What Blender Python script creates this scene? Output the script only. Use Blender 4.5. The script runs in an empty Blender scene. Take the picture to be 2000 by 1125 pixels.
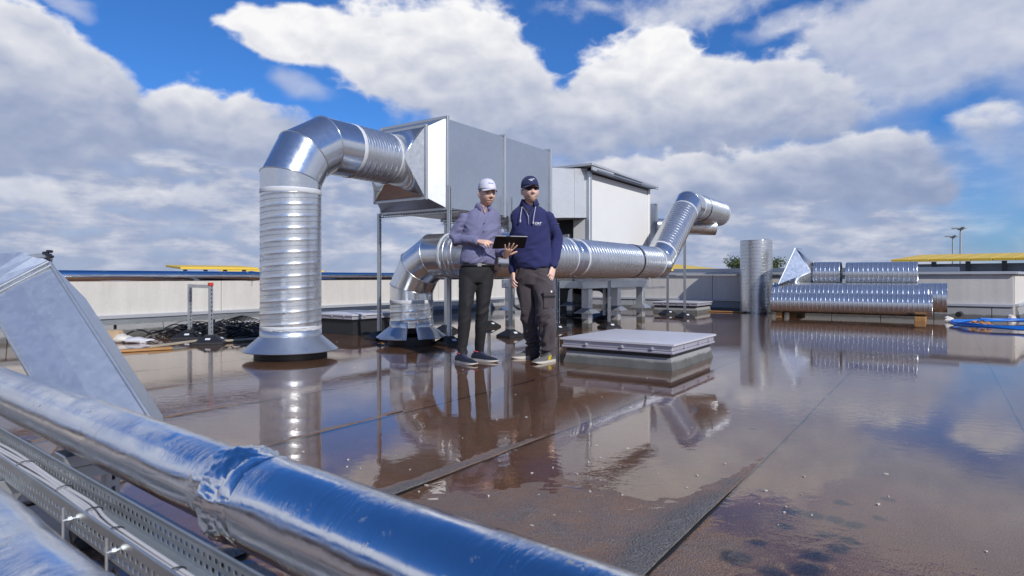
import bpy, bmesh, math, random
from mathutils import Vector, Matrix, noise
random.seed(7)
R = math.radians
sc = bpy.context.scene
C = sc.collection

# ------------------------------------------------------------------ camera
FPX, EYE, HOR = 1222.2, 0.86, 541.0          # focal length in px of a 2000 px wide frame, eye height, horizon row
cam_d = bpy.data.cameras.new('camera'); cam = bpy.data.objects.new('camera', cam_d); C.objects.link(cam)
cam_d.lens = 22.0; cam_d.sensor_width = 36.0
cam.location = (0, 0, EYE); cam.rotation_euler = (R(90), 0, 0)
cam_d.shift_y = -(562.5 - HOR) / 2000.0
cam_d.clip_start = 0.02; cam_d.clip_end = 4000
cam_d.dof.use_dof = True; cam_d.dof.focus_distance = 6.4; cam_d.dof.aperture_fstop = 6.3
sc.camera = cam
sc.cycles.max_bounces = 7; sc.cycles.diffuse_bounces = 3; sc.cycles.glossy_bounces = 4; sc.cycles.transparent_max_bounces = 10
sc.cycles.caustics_reflective = False; sc.cycles.caustics_refractive = False; sc.cycles.sample_clamp_indirect = 6.0
sc.render.resolution_x = 1024; sc.render.resolution_y = 576

# ------------------------------------------------------------------ exposure
sc.view_settings.view_transform = 'Standard'; sc.view_settings.look = 'None'
sc.view_settings.exposure = 0.0; sc.view_settings.gamma = 1.0; sc.view_settings.use_curve_mapping = False

# ------------------------------------------------------------------ sun
SUN_AZ, SUN_EL = R(148), R(35)               # azimuth from +Y towards +X
SUN = Vector((math.sin(SUN_AZ) * math.cos(SUN_EL), math.cos(SUN_AZ) * math.cos(SUN_EL), math.sin(SUN_EL)))
sun_d = bpy.data.lights.new('sun', 'SUN'); sun = bpy.data.objects.new('sun', sun_d); C.objects.link(sun)
sun_d.energy = 3.7; sun_d.angle = R(0.53); sun_d.color = (1.0, 0.955, 0.89)
sun.rotation_euler = (-SUN).to_track_quat('-Z', 'Y').to_euler()

# ------------------------------------------------------------------ node helpers
class NT:
    def __init__(s, tree): s.t = tree; s.n = tree.nodes; s.l = tree.links
    def add(s, typ, **kw):
        nd = s.n.new(typ)
        for k, v in kw.items(): setattr(nd, k, v)
        return nd
    def put(s, sock, v):
        if isinstance(v, bpy.types.NodeSocket): s.l.new(v, sock)
        elif v is not None: sock.default_value = v
    def m(s, op, a, b=None, c=None, clamp=False):
        nd = s.n.new('ShaderNodeMath'); nd.operation = op; nd.use_clamp = clamp
        s.put(nd.inputs[0], a)
        if b is not None: s.put(nd.inputs[1], b)
        if c is not None: s.put(nd.inputs[2], c)
        return nd.outputs[0]
    def vm(s, op, a, b=None, scale=None):
        nd = s.n.new('ShaderNodeVectorMath'); nd.operation = op
        s.put(nd.inputs[0], a)
        if b is not None: s.put(nd.inputs[1], b)
        if scale is not None: s.put(nd.inputs['Scale'], scale)
        return nd.outputs[0]
    def noise(s, vec, scale=5, detail=2, rough=.5, dist=0, out='Fac'):
        nd = s.n.new('ShaderNodeTexNoise'); s.put(nd.inputs['Vector'], vec)
        nd.inputs['Scale'].default_value = scale; nd.inputs['Detail'].default_value = detail
        nd.inputs['Roughness'].default_value = rough; nd.inputs['Distortion'].default_value = dist
        return nd.outputs[out]
    def voro(s, vec, scale=5, detail=0, out='Distance', feature='F1', rough=.5):
        nd = s.n.new('ShaderNodeTexVoronoi'); nd.feature = feature; s.put(nd.inputs['Vector'], vec)
        nd.inputs['Scale'].default_value = scale
        nd.inputs['Detail'].default_value = detail; nd.inputs['Roughness'].default_value = rough
        return nd.outputs[out]
    def rng(s, v, a, b, c=0.0, d=1.0, smooth=False):
        nd = s.n.new('ShaderNodeMapRange'); s.put(nd.inputs[0], v)
        if smooth: nd.interpolation_type = 'SMOOTHSTEP'
        for i, x in enumerate((a, b, c, d)): s.put(nd.inputs[i + 1], x)
        return nd.outputs[0]
    def mix(s, f, a, b, blend='MIX'):
        nd = s.n.new('ShaderNodeMix'); nd.data_type = 'RGBA'; nd.blend_type = blend
        s.put(nd.inputs[0], f)
        for i, v in ((6, a), (7, b)):
            if isinstance(v, tuple) and len(v) == 3: v = (*v, 1)
            s.put(nd.inputs[i], v)
        return nd.outputs[2]
    def ramp(s, f, stops):
        nd = s.n.new('ShaderNodeValToRGB'); s.put(nd.inputs[0], f)
        e = nd.color_ramp.elements
        while len(e) < len(stops): e.new(0.5)
        for i, (p, c) in enumerate(stops): e[i].position = p; e[i].color = (*c, 1)
        return nd.outputs[0]
    def bump(s, h, strength=.3, dist=.01, normal=None):
        nd = s.n.new('ShaderNodeBump'); s.put(nd.inputs['Height'], h)
        nd.inputs['Strength'].default_value = strength; nd.inputs['Distance'].default_value = dist
        if normal is not None: s.put(nd.inputs['Normal'], normal)
        return nd.outputs[0]

# ------------------------------------------------------------------ world: blue sky with cumulus
def px_dir(px, py):
    az = math.atan2(px - 1000, FPX); el = math.atan2((HOR - py) / FPX * math.cos(az), 1.0)
    return az, el
def build_world():
    w = bpy.data.worlds.new('World'); sc.world = w; w.use_nodes = True
    n = NT(w.node_tree); n.n.clear()
    d = n.add('ShaderNodeTexCoord').outputs['Generated']
    sep = n.add('ShaderNodeSeparateXYZ'); n.l.new(d, sep.inputs[0]); X, Y, Z = sep.outputs
    az = n.m('ARCTAN2', X, Y); el = n.m('ARCSINE', Z)
    sky = n.add('ShaderNodeTexSky', sky_type='NISHITA', sun_disc=False, sun_elevation=SUN_EL, sun_rotation=SUN_AZ,
                altitude=100, air_density=1.0, dust_density=0.6, ozone_density=2.5)
    # a clear, strongly coloured spring sky
    blue = n.mix(1.0, sky.outputs[0], (0.34, 0.74, 1.30, 1), 'MULTIPLY')
    # clouds live on a dome; elevation is stretched so that the layers flatten towards the horizon
    elp = n.m('MAXIMUM', el, -0.02)
    P = n.vm('MULTIPLY', d, (1, 1, 1.55))
    wv = n.noise(P, 5.0, 3, .55, out='Color')
    wsep = n.add('ShaderNodeSeparateColor'); n.l.new(wv, wsep.inputs[0])
    azw = n.m('ADD', az, n.m('MULTIPLY', n.m('SUBTRACT', wsep.outputs[0], .5), .20))
    elw = n.m('ADD', el, n.m('MULTIPLY', n.m('SUBTRACT', wsep.outputs[1], .5), .13))
    cv = n.add('ShaderNodeCombineXYZ'); n.l.new(azw, cv.inputs[0]); n.l.new(elw, cv.inputs[1]); AE = cv.outputs[0]
    def blob(px, py, rx, ry, wgt):
        a0, e0 = px_dir(px, py); ra = rx / FPX * 1.75; re = ry / FPX * 1.75
        nd = n.n.new('ShaderNodeVectorMath'); nd.operation = 'MULTIPLY_ADD'; n.l.new(AE, nd.inputs[0])
        nd.inputs[1].default_value = (1 / ra, 1 / re, 0); nd.inputs[2].default_value = (-a0 / ra, -e0 / re, 0)
        ln = n.n.new('ShaderNodeVectorMath'); ln.operation = 'LENGTH'; n.l.new(nd.outputs[0], ln.inputs[0])
        return n.rng(ln.outputs['Value'], 1.0, 0.0, 0.0, wgt, True)
    def total(lst):
        t = blob(*lst[0], 1.0)
        for b in lst[1:]: t = n.m('ADD', t, blob(*b, 1.0))
        return t
    # fine structure: soft masses plus billows with a firm upper edge
    def billow(v, sc_, det): return n.m('ABSOLUTE', n.m('SUBTRACT', n.noise(v, sc_, det, .52), .5))
    def fine(v, det): return n.m('SUBTRACT', n.m('MULTIPLY', n.m('SUBTRACT', n.noise(v, 5.0, det, .56, .15), .5), 1.3), n.m('MULTIPLY', n.m('SUBTRACT', billow(v, 13.0, det - 3), .10), 1.5))
    fineA = fine(P, 8); fineB = fine(n.vm('ADD', P, (0.009, -0.005, 0.036)), 5)
    relief = n.m('SUBTRACT', fineA, fineB)
    def clamp01(v): return n.m('MINIMUM', n.m('MAXIMUM', v, 0.0), 1.0)
    def shade(L):
        c = n.ramp(L, [(0.0, (.275, .345, .52)), (.22, (.36, .42, .585)), (.48, (.53, .57, .69)), (.74, (.73, .745, .81)), (1.0, (.96, .955, .965))])
        return n.vm('SCALE', c, scale=10.0)
    out = blue
    # generic fair-weather cloud for the parts of the sky beyond the big masses
    lowf = n.noise(P, 1.9, 3, .5)
    side = n.m('MAXIMUM', n.rng(n.m('ABSOLUTE', az), .62, .80, 0, 1, True), n.rng(el, .40, .48, 0, 1, True))
    gd = n.m('ADD', n.m('ADD', n.rng(el, .28, .52, .26, -.52, True), n.m('MULTIPLY', n.m('SUBTRACT', lowf, .5), 1.5)), n.m('MULTIPLY', fineA, .55))
    out = n.mix(n.m('MULTIPLY', n.rng(gd, 0, .30, 0, 1, True), side), out, shade(n.m('ADD', n.m('ADD', .55, n.m('MULTIPLY', relief, .6)), n.rng(el, .05, .5, -.2, .2))))
    # flat layered deck near the horizon
    lay = n.add('ShaderNodeCombineXYZ'); n.l.new(n.m('MULTIPLY', az, 5.0), lay.inputs[0]); n.l.new(n.m('MULTIPLY', el, 17.0), lay.inputs[1])
    nl = n.noise(lay.outputs[0], 2.2, 6, .58, .1)
    deck = n.m('SUBTRACT', n.rng(n.m('ADD', el, n.m('MULTIPLY', fineA, .03)), .15, .235, 1.0, 0.0, True), n.m('MULTIPLY', blob(1990, 370, 120, 120, 1.0), .85))
    dl = n.m('ADD', n.m('ADD', .20, n.m('MULTIPLY', n.rng(nl, .42, .72, 0, 1, True), .44)), n.m('MULTIPLY', relief, .40))
    out = n.mix(clamp01(n.m('ADD', deck, n.m('MULTIPLY', n.m('SUBTRACT', nl, .5), n.m('MULTIPLY', deck, .9)))), out, shade(dl))
    def body(out, blobs, ytop, ybot, ltop, lbot, soft=.36, amp=1.0, thr=.46, opac=1.0, rel=.45):
        e0, e1 = px_dir(1000, ybot)[1], px_dir(1000, ytop)[1]
        d_ = n.m('ADD', n.m('SUBTRACT', total(blobs), thr), n.m('MULTIPLY', fineA, amp))
        al = n.rng(d_, 0.0, n.rng(elw, e0, n.m('ADD', n.m('MULTIPLY', e0, .5), e1 * .5), soft * 3.0, soft), 0.0, opac, True)
        L = n.rng(n.m('ADD', elw, n.m('MULTIPLY', fineA, .02)), e0, e1, lbot, ltop, True)
        L = n.m('ADD', n.m('ADD', L, n.m('MULTIPLY', relief, rel)), n.rng(d_, .05, .55, .10, -.03, True))
        return n.mix(al, out, shade(L))
    out = body(out, [(1800, 60, 260, 90), (1330, 0, 230, 42), (1930, 60, 160, 90), (1700, 215, 100, 80)], -40, 330, .78, .46, .7, 1.1, .55, .80)
    out = body(out, [(120, 20, 50, 16), (600, 190, 60, 36), (560, 170, 40, 40), (1560, 60, 90, 26)], 0, 260, .80, .55, .7, .9, .45, .55)
    out = body(out, [(1970, 245, 55, 55), (1690, 290, 40, 30)], 180, 330, .90, .46)
    out = body(out, [(1500, 190, 110, 75), (1600, 245, 95, 75), (1380, 235, 105, 85), (1250, 130, 100, 100), (1330, 85, 80, 45), (1250, 240, 190, 85)], 40, 350, 1.0, .20)
    out = body(out, [(540, 55, 90, 36), (690, 95, 120, 66), (860, 85, 130, 80), (955, 130, 100, 100), (840, 195, 160, 70), (1040, 230, 150, 80), (1130, 290, 190, 55)], 10, 330, 1.0, .24)
    out = body(out, [(1450, 345, 240, 52), (1690, 320, 100, 62), (1785, 375, 52, 34), (1250, 345, 150, 48), (1600, 390, 190, 26)], 235, 425, .92, .10)
    out = body(out, [(410, 225, 85, 62), (320, 245, 70, 56), (520, 270, 75, 46), (450, 300, 170, 30)], 150, 335, 1.0, .24)
    out = body(out, [(40, 150, 120, 90), (160, 190, 85, 75), (-60, 210, 120, 110), (220, 250, 55, 46), (100, 270, 170, 38)], 45, 335, 1.0, .22)
    out = body(out, [(685, 420, 60, 28), (330, 372, 95, 26), (60, 355, 90, 30), (1200, 440, 80, 18), (560, 470, 100, 12), (1420, 430, 60, 18), (1700, 450, 120, 16)], 340, 470, .84, .36, .5, .8, .45, .75)
    final = out
    hz = n.rng(el, -.005, .045, .55, 0.0, True)
    final = n.mix(hz, final, (3.5, 4.2, 5.9, 1))
    below = n.rng(el, -.03, -.005, 1.0, 0.0)
    final = n.mix(below, final, (.9, .9, .85, 1))
    bg = n.add('ShaderNodeBackground'); bg.inputs['Strength'].default_value = 0.10
    n.l.new(final, bg.inputs['Color'])
    wo = n.add('ShaderNodeOutputWorld'); n.l.new(bg.outputs[0], wo.inputs[0])
    w.cycles.sampling_method = 'MANUAL'; w.cycles.sample_map_resolution = 512
build_world()

# ------------------------------------------------------------------ geometry helpers
U = Vector((0.567, 0.824, 0)).normalized()       # the roof's own axes: U runs away to the right ...
V = Vector((U.y, -U.x, 0))                       # ... V across it, towards the right and the camera
UP = Vector((0, 0, 1))
def SN(s, n, z=0.0): return U * s + V * n + UP * z
def at(px, py, y): return Vector(((px - 1000) / FPX * y, y, EYE - (py - HOR) / FPX * y))
def ground(px, py): return at(px, py, FPX * EYE / (py - HOR))

class MB:
    def __init__(s): s.v = []; s.f = []; s.mi = []
    def quad(s, *pts, mi=0):
        i = len(s.v); s.v += [Vector(p) for p in pts]; s.f.append(tuple(range(i, i + len(pts)))); s.mi.append(mi)
    def hexa(s, p, mi=0):        # 8 points: bottom 4 ccw, top 4 ccw
        i = len(s.v); s.v += [Vector(q) for q in p]
        for f in ((3, 2, 1, 0), (4, 5, 6, 7), (0, 1, 5, 4), (1, 2, 6, 5), (2, 3, 7, 6), (3, 0, 4, 7)):
            s.f.append(tuple(i + k for k in f)); s.mi.append(mi)
        return s
    def box(s, c, hx, hy, hz, ax=None, ay=None, az=None, mi=0):
        c = Vector(c); ax = ax or U; ay = ay or -V; az = az or UP
        p = [c + ax * (hx * a) + ay * (hy * b) + az * (hz * e) for e in (-1, 1) for a, b in ((-1, -1), (1, -1), (1, 1), (-1, 1))]
        return s.hexa(p, mi)
    def loft(s, rings, cap0=True, cap1=True, closed=True, mi=0):
        i0 = len(s.v); m = len(rings[0])
        for r in rings: s.v += [Vector(p) for p in r]
        for j in range(len(rings) - 1):
            for k in range(m if closed else m - 1):
                a = i0 + j * m + k; b = i0 + j * m + (k + 1) % m
                s.f.append((a, b, b + m, a + m)); s.mi.append(mi)
        if cap0: s.f.append(tuple(i0 + k for k in reversed(range(m)))); s.mi.append(mi)
        if cap1: s.f.append(tuple(i0 + (len(rings) - 1) * m + k for k in range(m))); s.mi.append(mi)
        return s
    def tube(s, path, rad, seg=12, caps=True, mi=0):
        path = [Vector(p) for p in path]; n = len(path)
        rads = rad if isinstance(rad, (list, tuple)) else [rad] * n
        prev = None; rings = []
        for i, p in enumerate(path):
            t = (path[min(i + 1, n - 1)] - path[max(i - 1, 0)]).normalized()
            if prev is None:
                a = t.orthogonal().normalized() if abs(t.z) > .95 else t.cross(UP).normalized()
            else:
                a = (prev - t * prev.dot(t)); a = a.normalized() if a.length > 1e-6 else t.orthogonal().normalized()
            prev = a; b = t.cross(a)
            rings.append([p + (a * math.cos(2 * math.pi * k / seg) + b * math.sin(2 * math.pi * k / seg)) * rads[i] for k in range(seg)])
        return s.loft(rings, caps, caps, mi=mi)
    def ell(s, c, ax, ay, az, nu=16, nv=10, mi=0):     # ellipsoid with half axes as vectors
        rings = []
        for j in range(1, nv):
            t = math.pi * j / nv
            rings.append([Vector(c) + (ax * math.cos(2 * math.pi * k / nu) + ay * math.sin(2 * math.pi * k / nu)) * math.sin(t) - az * math.cos(t) for k in range(nu)])
        return s.loft(rings, mi=mi)
    def mesh(s, name, smooth=None):
        me = bpy.data.meshes.new(name); me.from_pydata([tuple(v) for v in s.v], [], s.f); me.update()
        if any(s.mi): me.polygons.foreach_set('material_index', s.mi)
        if smooth is not None:
            me.shade_smooth()
            if smooth < 179: me.set_sharp_from_angle(angle=R(smooth))
        return me
WM = {}
def link(name, me, mat, parent=None):
    o = bpy.data.objects.new(name, me); C.objects.link(o)
    for mm in (mat if isinstance(mat, (list, tuple)) else [mat]):
        if mm is not None: me.materials.append(mm)
    if parent is not None:
        o.parent = parent; o.matrix_parent_inverse = WM[parent.name].inverted()
    WM[o.name] = Matrix.Identity(4)
    return o
def part(name, mb, mat, parent=None, smooth=None, bevel=0, solid=0, segs=1):
    me = mb.mesh(name, smooth)
    if solid and smooth is not None:
        bm = bmesh.new(); bm.from_mesh(me); bmesh.ops.remove_doubles(bm, verts=bm.verts, dist=2e-5); bm.to_mesh(me); bm.free()
        if smooth < 179: me.set_sharp_from_angle(angle=R(smooth))
    o = link(name, me, mat, parent)
    if solid:
        md = o.modifiers.new('thickness', 'SOLIDIFY'); md.thickness = solid; md.offset = 0
    if name in STUFF: o['kind'] = 'stuff'
    if bevel:
        md = o.modifiers.new('bevel', 'BEVEL'); md.width = bevel; md.segments = segs; md.limit_method = 'ANGLE'; md.angle_limit = R(40)
    return o
STUFF = {'bolt', 'laces', 'buttons', 'side_stripes', 'corner_bolt', 'threaded_bolt', 'sticker', 'flange_beads', 'hinge_strip', 'rim', 'lid_bead'}
def tag(o, label=None, cat=None, group=None, kind=None):
    if label: o['label'] = label
    if cat: o['category'] = cat
    if group: o['group'] = group
    if kind: o['kind'] = kind
    return o
def thing(name, loc, label, cat, group=None):
    o = bpy.data.objects.new(name, None); C.objects.link(o); o.location = loc; o.empty_display_size = .1
    WM[o.name] = Matrix.Translation(loc)
    return tag(o, label, cat, group)

# ------------------------------------------------------------------ materials
MATS = {}
def newmat(name):
    m = bpy.data.materials.new(name); m.use_nodes = True
    n = NT(m.node_tree); b = n.n['Principled BSDF']; MATS[name] = m
    return m, n, b
def pset(n, b, **kw):
    names = {'col': 'Base Color', 'rough': 'Roughness', 'metal': 'Metallic', 'normal': 'Normal', 'spec': 'Specular IOR Level', 'sheen': 'Sheen Weight', 'coat': 'Coat Weight',
             'sss': 'Subsurface Weight', 'alpha': 'Alpha', 'trans': 'Transmission Weight'}
    for k, v in kw.items():
        if isinstance(v, tuple) and len(v) == 3 and k == 'col': v = (*v, 1)
        n.put(b.inputs[names[k]], v)
def galv(name, base=(.60, .62, .645), rough=.30, metal=1.0, wave=.25, wscale=2.2, spangle=.035, stain=.12):
    m, n, b = newmat(name)
    p = n.add('ShaderNodeNewGeometry').outputs['Position']
    sp = n.voro(p, 34, out='Color'); g = n.add('ShaderNodeRGBToBW'); n.l.new(sp, g.inputs[0])
    big = n.noise(p, 1.9, 5, .6, .4); fine = n.noise(p, 14, 4, .6)
    f = n.m('ADD', n.m('MULTIPLY', n.m('SUBTRACT', g.outputs[0], .5), spangle * 2), n.m('MULTIPLY', n.m('SUBTRACT', big, .5), stain * 2))
    k = n.m('ADD', 1.0, f)
    pset(n, b, col=n.vm('SCALE', n.vm('ADD', base, (0, 0, 0)), scale=k), metal=metal,
         rough=n.m('ADD', rough, n.m('ADD', n.m('MULTIPLY', n.m('SUBTRACT', fine, .5), .16), n.m('MULTIPLY', n.m('SUBTRACT', g.outputs[0], .5), .04))))
    pset(n, b, normal=n.bump(n.noise(p, wscale, 2, .45), wave, .012))
    return m
galv('galvanised_duct', base=(.66, .68, .70), rough=.30, wave=.10, metal=.85)
galv('galvanised_elbow', base=(.68, .70, .72), rough=.22, wave=.10, wscale=3, metal=.92)
galv('galvanised_sheet', base=(.53, .57, .62), rough=.36, wave=.20, wscale=1.3, metal=.85)
galv('galvanised_flat', base=(.58, .62, .67), rough=.42, wave=.03, wscale=1.0, metal=.8, stain=.06)
galv('galvanised_strut', base=(.54, .57, .60), rough=.40, wave=.02, metal=.75)
galv('bright_panel', base=(.70, .72, .74), rough=.45, wave=.05, metal=.6)
galv('tray_zinc', base=(.56, .59, .59), rough=.38, wave=.05, stain=.3, metal=.8)

def plain(name, col, rough=.6, metal=0.0, var=.12, scale=6, bumps=.0, bscale=60, sheen=0, spec=.5):
    m, n, b = newmat(name)
    p = n.add('ShaderNodeNewGeometry').outputs['Position']
    f = n.m('ADD', 1.0, n.m('MULTIPLY', n.m('SUBTRACT', n.noise(p, scale, 6, .62, .3), .5), var * 2))
    pset(n, b, col=n.vm('SCALE', n.vm('ADD', col, (0, 0, 0)), scale=f), rough=rough, metal=metal, spec=spec, sheen=sheen)
    if bumps: pset(n, b, normal=n.bump(n.noise(p, bscale, 4, .6), bumps, .004))
    return m
plain('white_paint', (.80, .80, .79), .42, var=.05, scale=3)
plain('lid_plastic', (.62, .615, .66), .30, var=.08, scale=3)
plain('lid_frame', (.50, .49, .55), .38, metal=.35, var=.08)
plain('rubber', (.016, .016, .018), .55, var=.3, bumps=.3)
plain('black_plastic', (.012, .012, .014), .35, var=.2)
plain('label_paper', (.72, .76, .82), .5, var=.06)
plain('sealant_tape', (.62, .64, .67), .5, var=.10, scale=12, bumps=.2, bscale=30)
plain('red_cap', (.62, .05, .03), .45)
plain('wood', (.46, .24, .085), .65, var=.35, scale=9, bumps=.4)
plain('grey_plank', (.42, .36, .28), .7, var=.3, scale=9, bumps=.3)
plain('blue_hose', (.012, .17, .62), .32, var=.12)
plain('yellow_sheet', (.78, .52, .05), .5, var=.10)
plain('grey_cladding', (.40, .43, .47), .45, var=.1)
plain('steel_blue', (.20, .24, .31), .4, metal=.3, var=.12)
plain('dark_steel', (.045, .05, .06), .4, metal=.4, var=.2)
plain('coping_metal', (.52, .54, .575), .42, metal=.3, var=.06)
plain('cable_black', (.014, .014, .016), .4, var=.2)
plain('cable_white', (.60, .60, .62), .4, var=.10, scale=20)
plain('tarp', (.68, .64, .58), .5, var=.2, bumps=.4, bscale=25)
plain('cardboard', (.42, .30, .19), .75, var=.2, bumps=.2)
plain('leaf_brown', (.40, .19, .06), .7, var=.4, scale=30)
plain('chips', (.62, .58, .5), .6, var=.4, scale=40)
plain('pole_grey', (.42, .41, .40), .5, var=.1)
plain('bark', (.09, .065, .045), .9, var=.3, bumps=.5)
plain('foliage', (.075, .105, .028), .7, var=.5, scale=1.2)
plain('bitumen_bleed', (.018, .017, .017), .5, var=.3)
plain('far_ground', (.10, .12, .06), .95, var=.5, scale=.05)
plain('gravel_roof', (.23, .225, .215), .9, var=.25, scale=.6)

def concrete(name, base, streak=.16):
    m, n, b = newmat(name)
    p = n.add('ShaderNodeNewGeometry').outputs['Position']
    st = n.noise(n.vm('MULTIPLY', p, (3.2, 3.2, .28)), 2.2, 7, .65, .3)
    bl = n.noise(p, 1.1, 6, .62, .5); fi = n.noise(p, 22, 5, .65)
    f = n.m('ADD', 1.0, n.m('ADD', n.m('MULTIPLY', n.m('SUBTRACT', st, .5), streak * 2), n.m('ADD', n.m('MULTIPLY', n.m('SUBTRACT', bl, .5), .28), n.m('MULTIPLY', n.m('SUBTRACT', fi, .5), .16))))
    pit = n.rng(n.voro(p, 26), .05, .10, .82, 1.0)
    c = n.vm('SCALE', n.vm('ADD', base, (0, 0, 0)), scale=n.m('MULTIPLY', f, pit))
    pset(n, b, col=c, rough=.85, normal=n.bump(fi, .25, .008))
concrete('concrete', (.64, .615, .575))

def bitumen_upstand():
    m, n, b = newmat('bitumen_upstand')
    p = n.add('ShaderNodeNewGeometry').outputs['Position']
    g = n.noise(p, 220, 2, .6); bl = n.noise(p, 4, 5, .6)
    z = n.add('ShaderNodeSeparateXYZ'); n.l.new(p, z.inputs[0])
    edge = n.m('ADD', z.outputs[2], n.m('MULTIPLY', n.m('SUBTRACT', n.noise(p, 9, 5, .65), .5), .06))
    dirt = n.rng(edge, .055, .085, 1.0, 0.0, True)
    c = n.mix(n.rng(g, .35, .65), (.24, .245, .25), (.40, .40, .405))
    c = n.mix(dirt, c, (.085, .086, .082))
    c = n.mix(n.rng(bl, .3, .8, 0, .5), c, (.235, .235, .23))
    pset(n, b, col=c, rough=.8, normal=n.bump(g, .4, .004))
bitumen_upstand()

def roof_mat():
    m, n, b = newmat('bitumen_sheet')
    p = n.add('ShaderNodeNewGeometry').outputs['Position']
    z = n.add('ShaderNodeSeparateXYZ'); n.l.new(p, z.inputs[0])
    g = n.noise(p, 130, 3, .75); g2 = n.voro(p, 150)
    grey = n.mix(n.rng(g, .36, .66), (.075, .070, .066), (.26, .24, .225))
    mudn = n.noise(p, 1.25, 7, .62, .7); mud2 = n.noise(p, 5.5, 6, .65, .5)
    silt = n.mix(n.rng(mudn, .35, .68), (.215, .112, .058), (.38, .205, .118))
    silt = n.mix(n.rng(mud2, .35, .75, 0, .65), silt, (.20, .145, .112))
    # silt has settled where the sheet lies low, granules stay bare on the laps
    low = n.rng(n.m('ADD', z.outputs[2], n.m('MULTIPLY', n.m('SUBTRACT', mud2, .5), .010)), -.001, .0115, 1.0, 0.0, True)
    c = n.mix(n.m('MULTIPLY', low, n.rng(g, .35, .65, 1.0, .55)), grey, silt)
    spots = n.m('MULTIPLY', n.rng(n.voro(n.vm('ADD', p, n.vm('SCALE', n.noise(p, 6, 3, .5, out='Color'), scale=.06)), 4.6), .10, .17, 1.0, 0.0, True), n.rng(n.noise(p, .9, 3), .50, .60, 0, 1))
    c = n.mix(n.m('MULTIPLY', spots, .75), c, (.022, .022, .026))
    # boot-sized dark stains where people have walked
    pw = n.vm('ADD', p, n.vm('SCALE', n.noise(p, 9, 3, .6, out='Color'), scale=.07))
    stain = None
    for px, py, r in ((1552, 997, .040), (1590, 1005, .038), (1628, 1011, .036), (1670, 1023, .042), (1647, 981, .032), (1718, 1011, .028), (1612, 1044, .034), (1657, 1056, .036), (1638, 1071, .040), (1597, 1086, .055), (1575, 1112, .05), (1532, 1027, .026), (1430, 1085, .05), (1480, 1060, .03), (1510, 1120, .05)):
        yy = FPX * EYE / (py - HOR); c_ = ((px - 1000) / FPX * yy + .035, yy + .035, .03)
        dd = n.n.new('ShaderNodeVectorMath'); dd.operation = 'DISTANCE'; n.l.new(pw, dd.inputs[0]); dd.inputs[1].default_value = c_
        v_ = n.rng(dd.outputs['Value'], r * .55, r * 1.25, 1.0, 0.0, True); stain = v_ if stain is None else n.m('MAXIMUM', stain, v_)
    c = n.mix(n.m('MULTIPLY', stain, .9), c, (.03, .03, .034))
    wet = n.rng(z.outputs[2], .001, .011, .30, .82, True)
    pset(n, b, col=c, rough=n.m('ADD', wet, n.m('MULTIPLY', n.m('SUBTRACT', g, .5), .25)), normal=n.bump(n.m('ADD', g, n.m('MULTIPLY', g2, .6)), .9, .006))
roof_mat()

def water_mat():
    m, n, b = newmat('standing_water'); n.n.remove(b)
    out = n.n['Material Output']
    p = n.add('ShaderNodeNewGeometry').outputs['Position']
    area = n.rng(n.noise(p, .55, 3, .5), .42, .66, .20, 1.0, True)
    rip = n.noise(n.vm('MULTIPLY', p, (1, 1.15, 1)), 13, 3, .55, .4)
    fine = n.noise(p, 48, 2, .5)
    h = n.m('MULTIPLY', n.m('ADD', rip, n.m('MULTIPLY', fine, .22)), area)
    nor = n.bump(h, .10, .012)
    inc = n.add('ShaderNodeNewGeometry').outputs['Incoming']          # Schlick reflectance, the same from above and below
    dt = n.n.new('ShaderNodeVectorMath'); dt.operation = 'DOT_PRODUCT'; n.l.new(inc, dt.inputs[0]); n.l.new(nor, dt.inputs[1])
    cs = n.m('MINIMUM', n.m('ABSOLUTE', dt.outputs['Value']), 1.0)
    fac = n.m('ADD', .04, n.m('MULTIPLY', .96, n.m('POWER', n.m('SUBTRACT', 1.0, cs), 4.5)))
    gl = n.add('ShaderNodeBsdfGlossy'); gl.inputs['Roughness'].default_value = 0.012; n.l.new(nor, gl.inputs['Normal'])
    gl.inputs['Color'].default_value = (.97, .955, .94, 1)
    tr = n.add('ShaderNodeBsdfTransparent'); tr.inputs['Color'].default_value = (.86, .76, .66, 1)
    mx = n.add('ShaderNodeMixShader'); n.l.new(fac, mx.inputs[0]); n.l.new(tr.outputs[0], mx.inputs[1]); n.l.new(gl.outputs[0], mx.inputs[2])
    n.l.new(mx.outputs[0], out.inputs[0])
water_mat()

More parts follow.
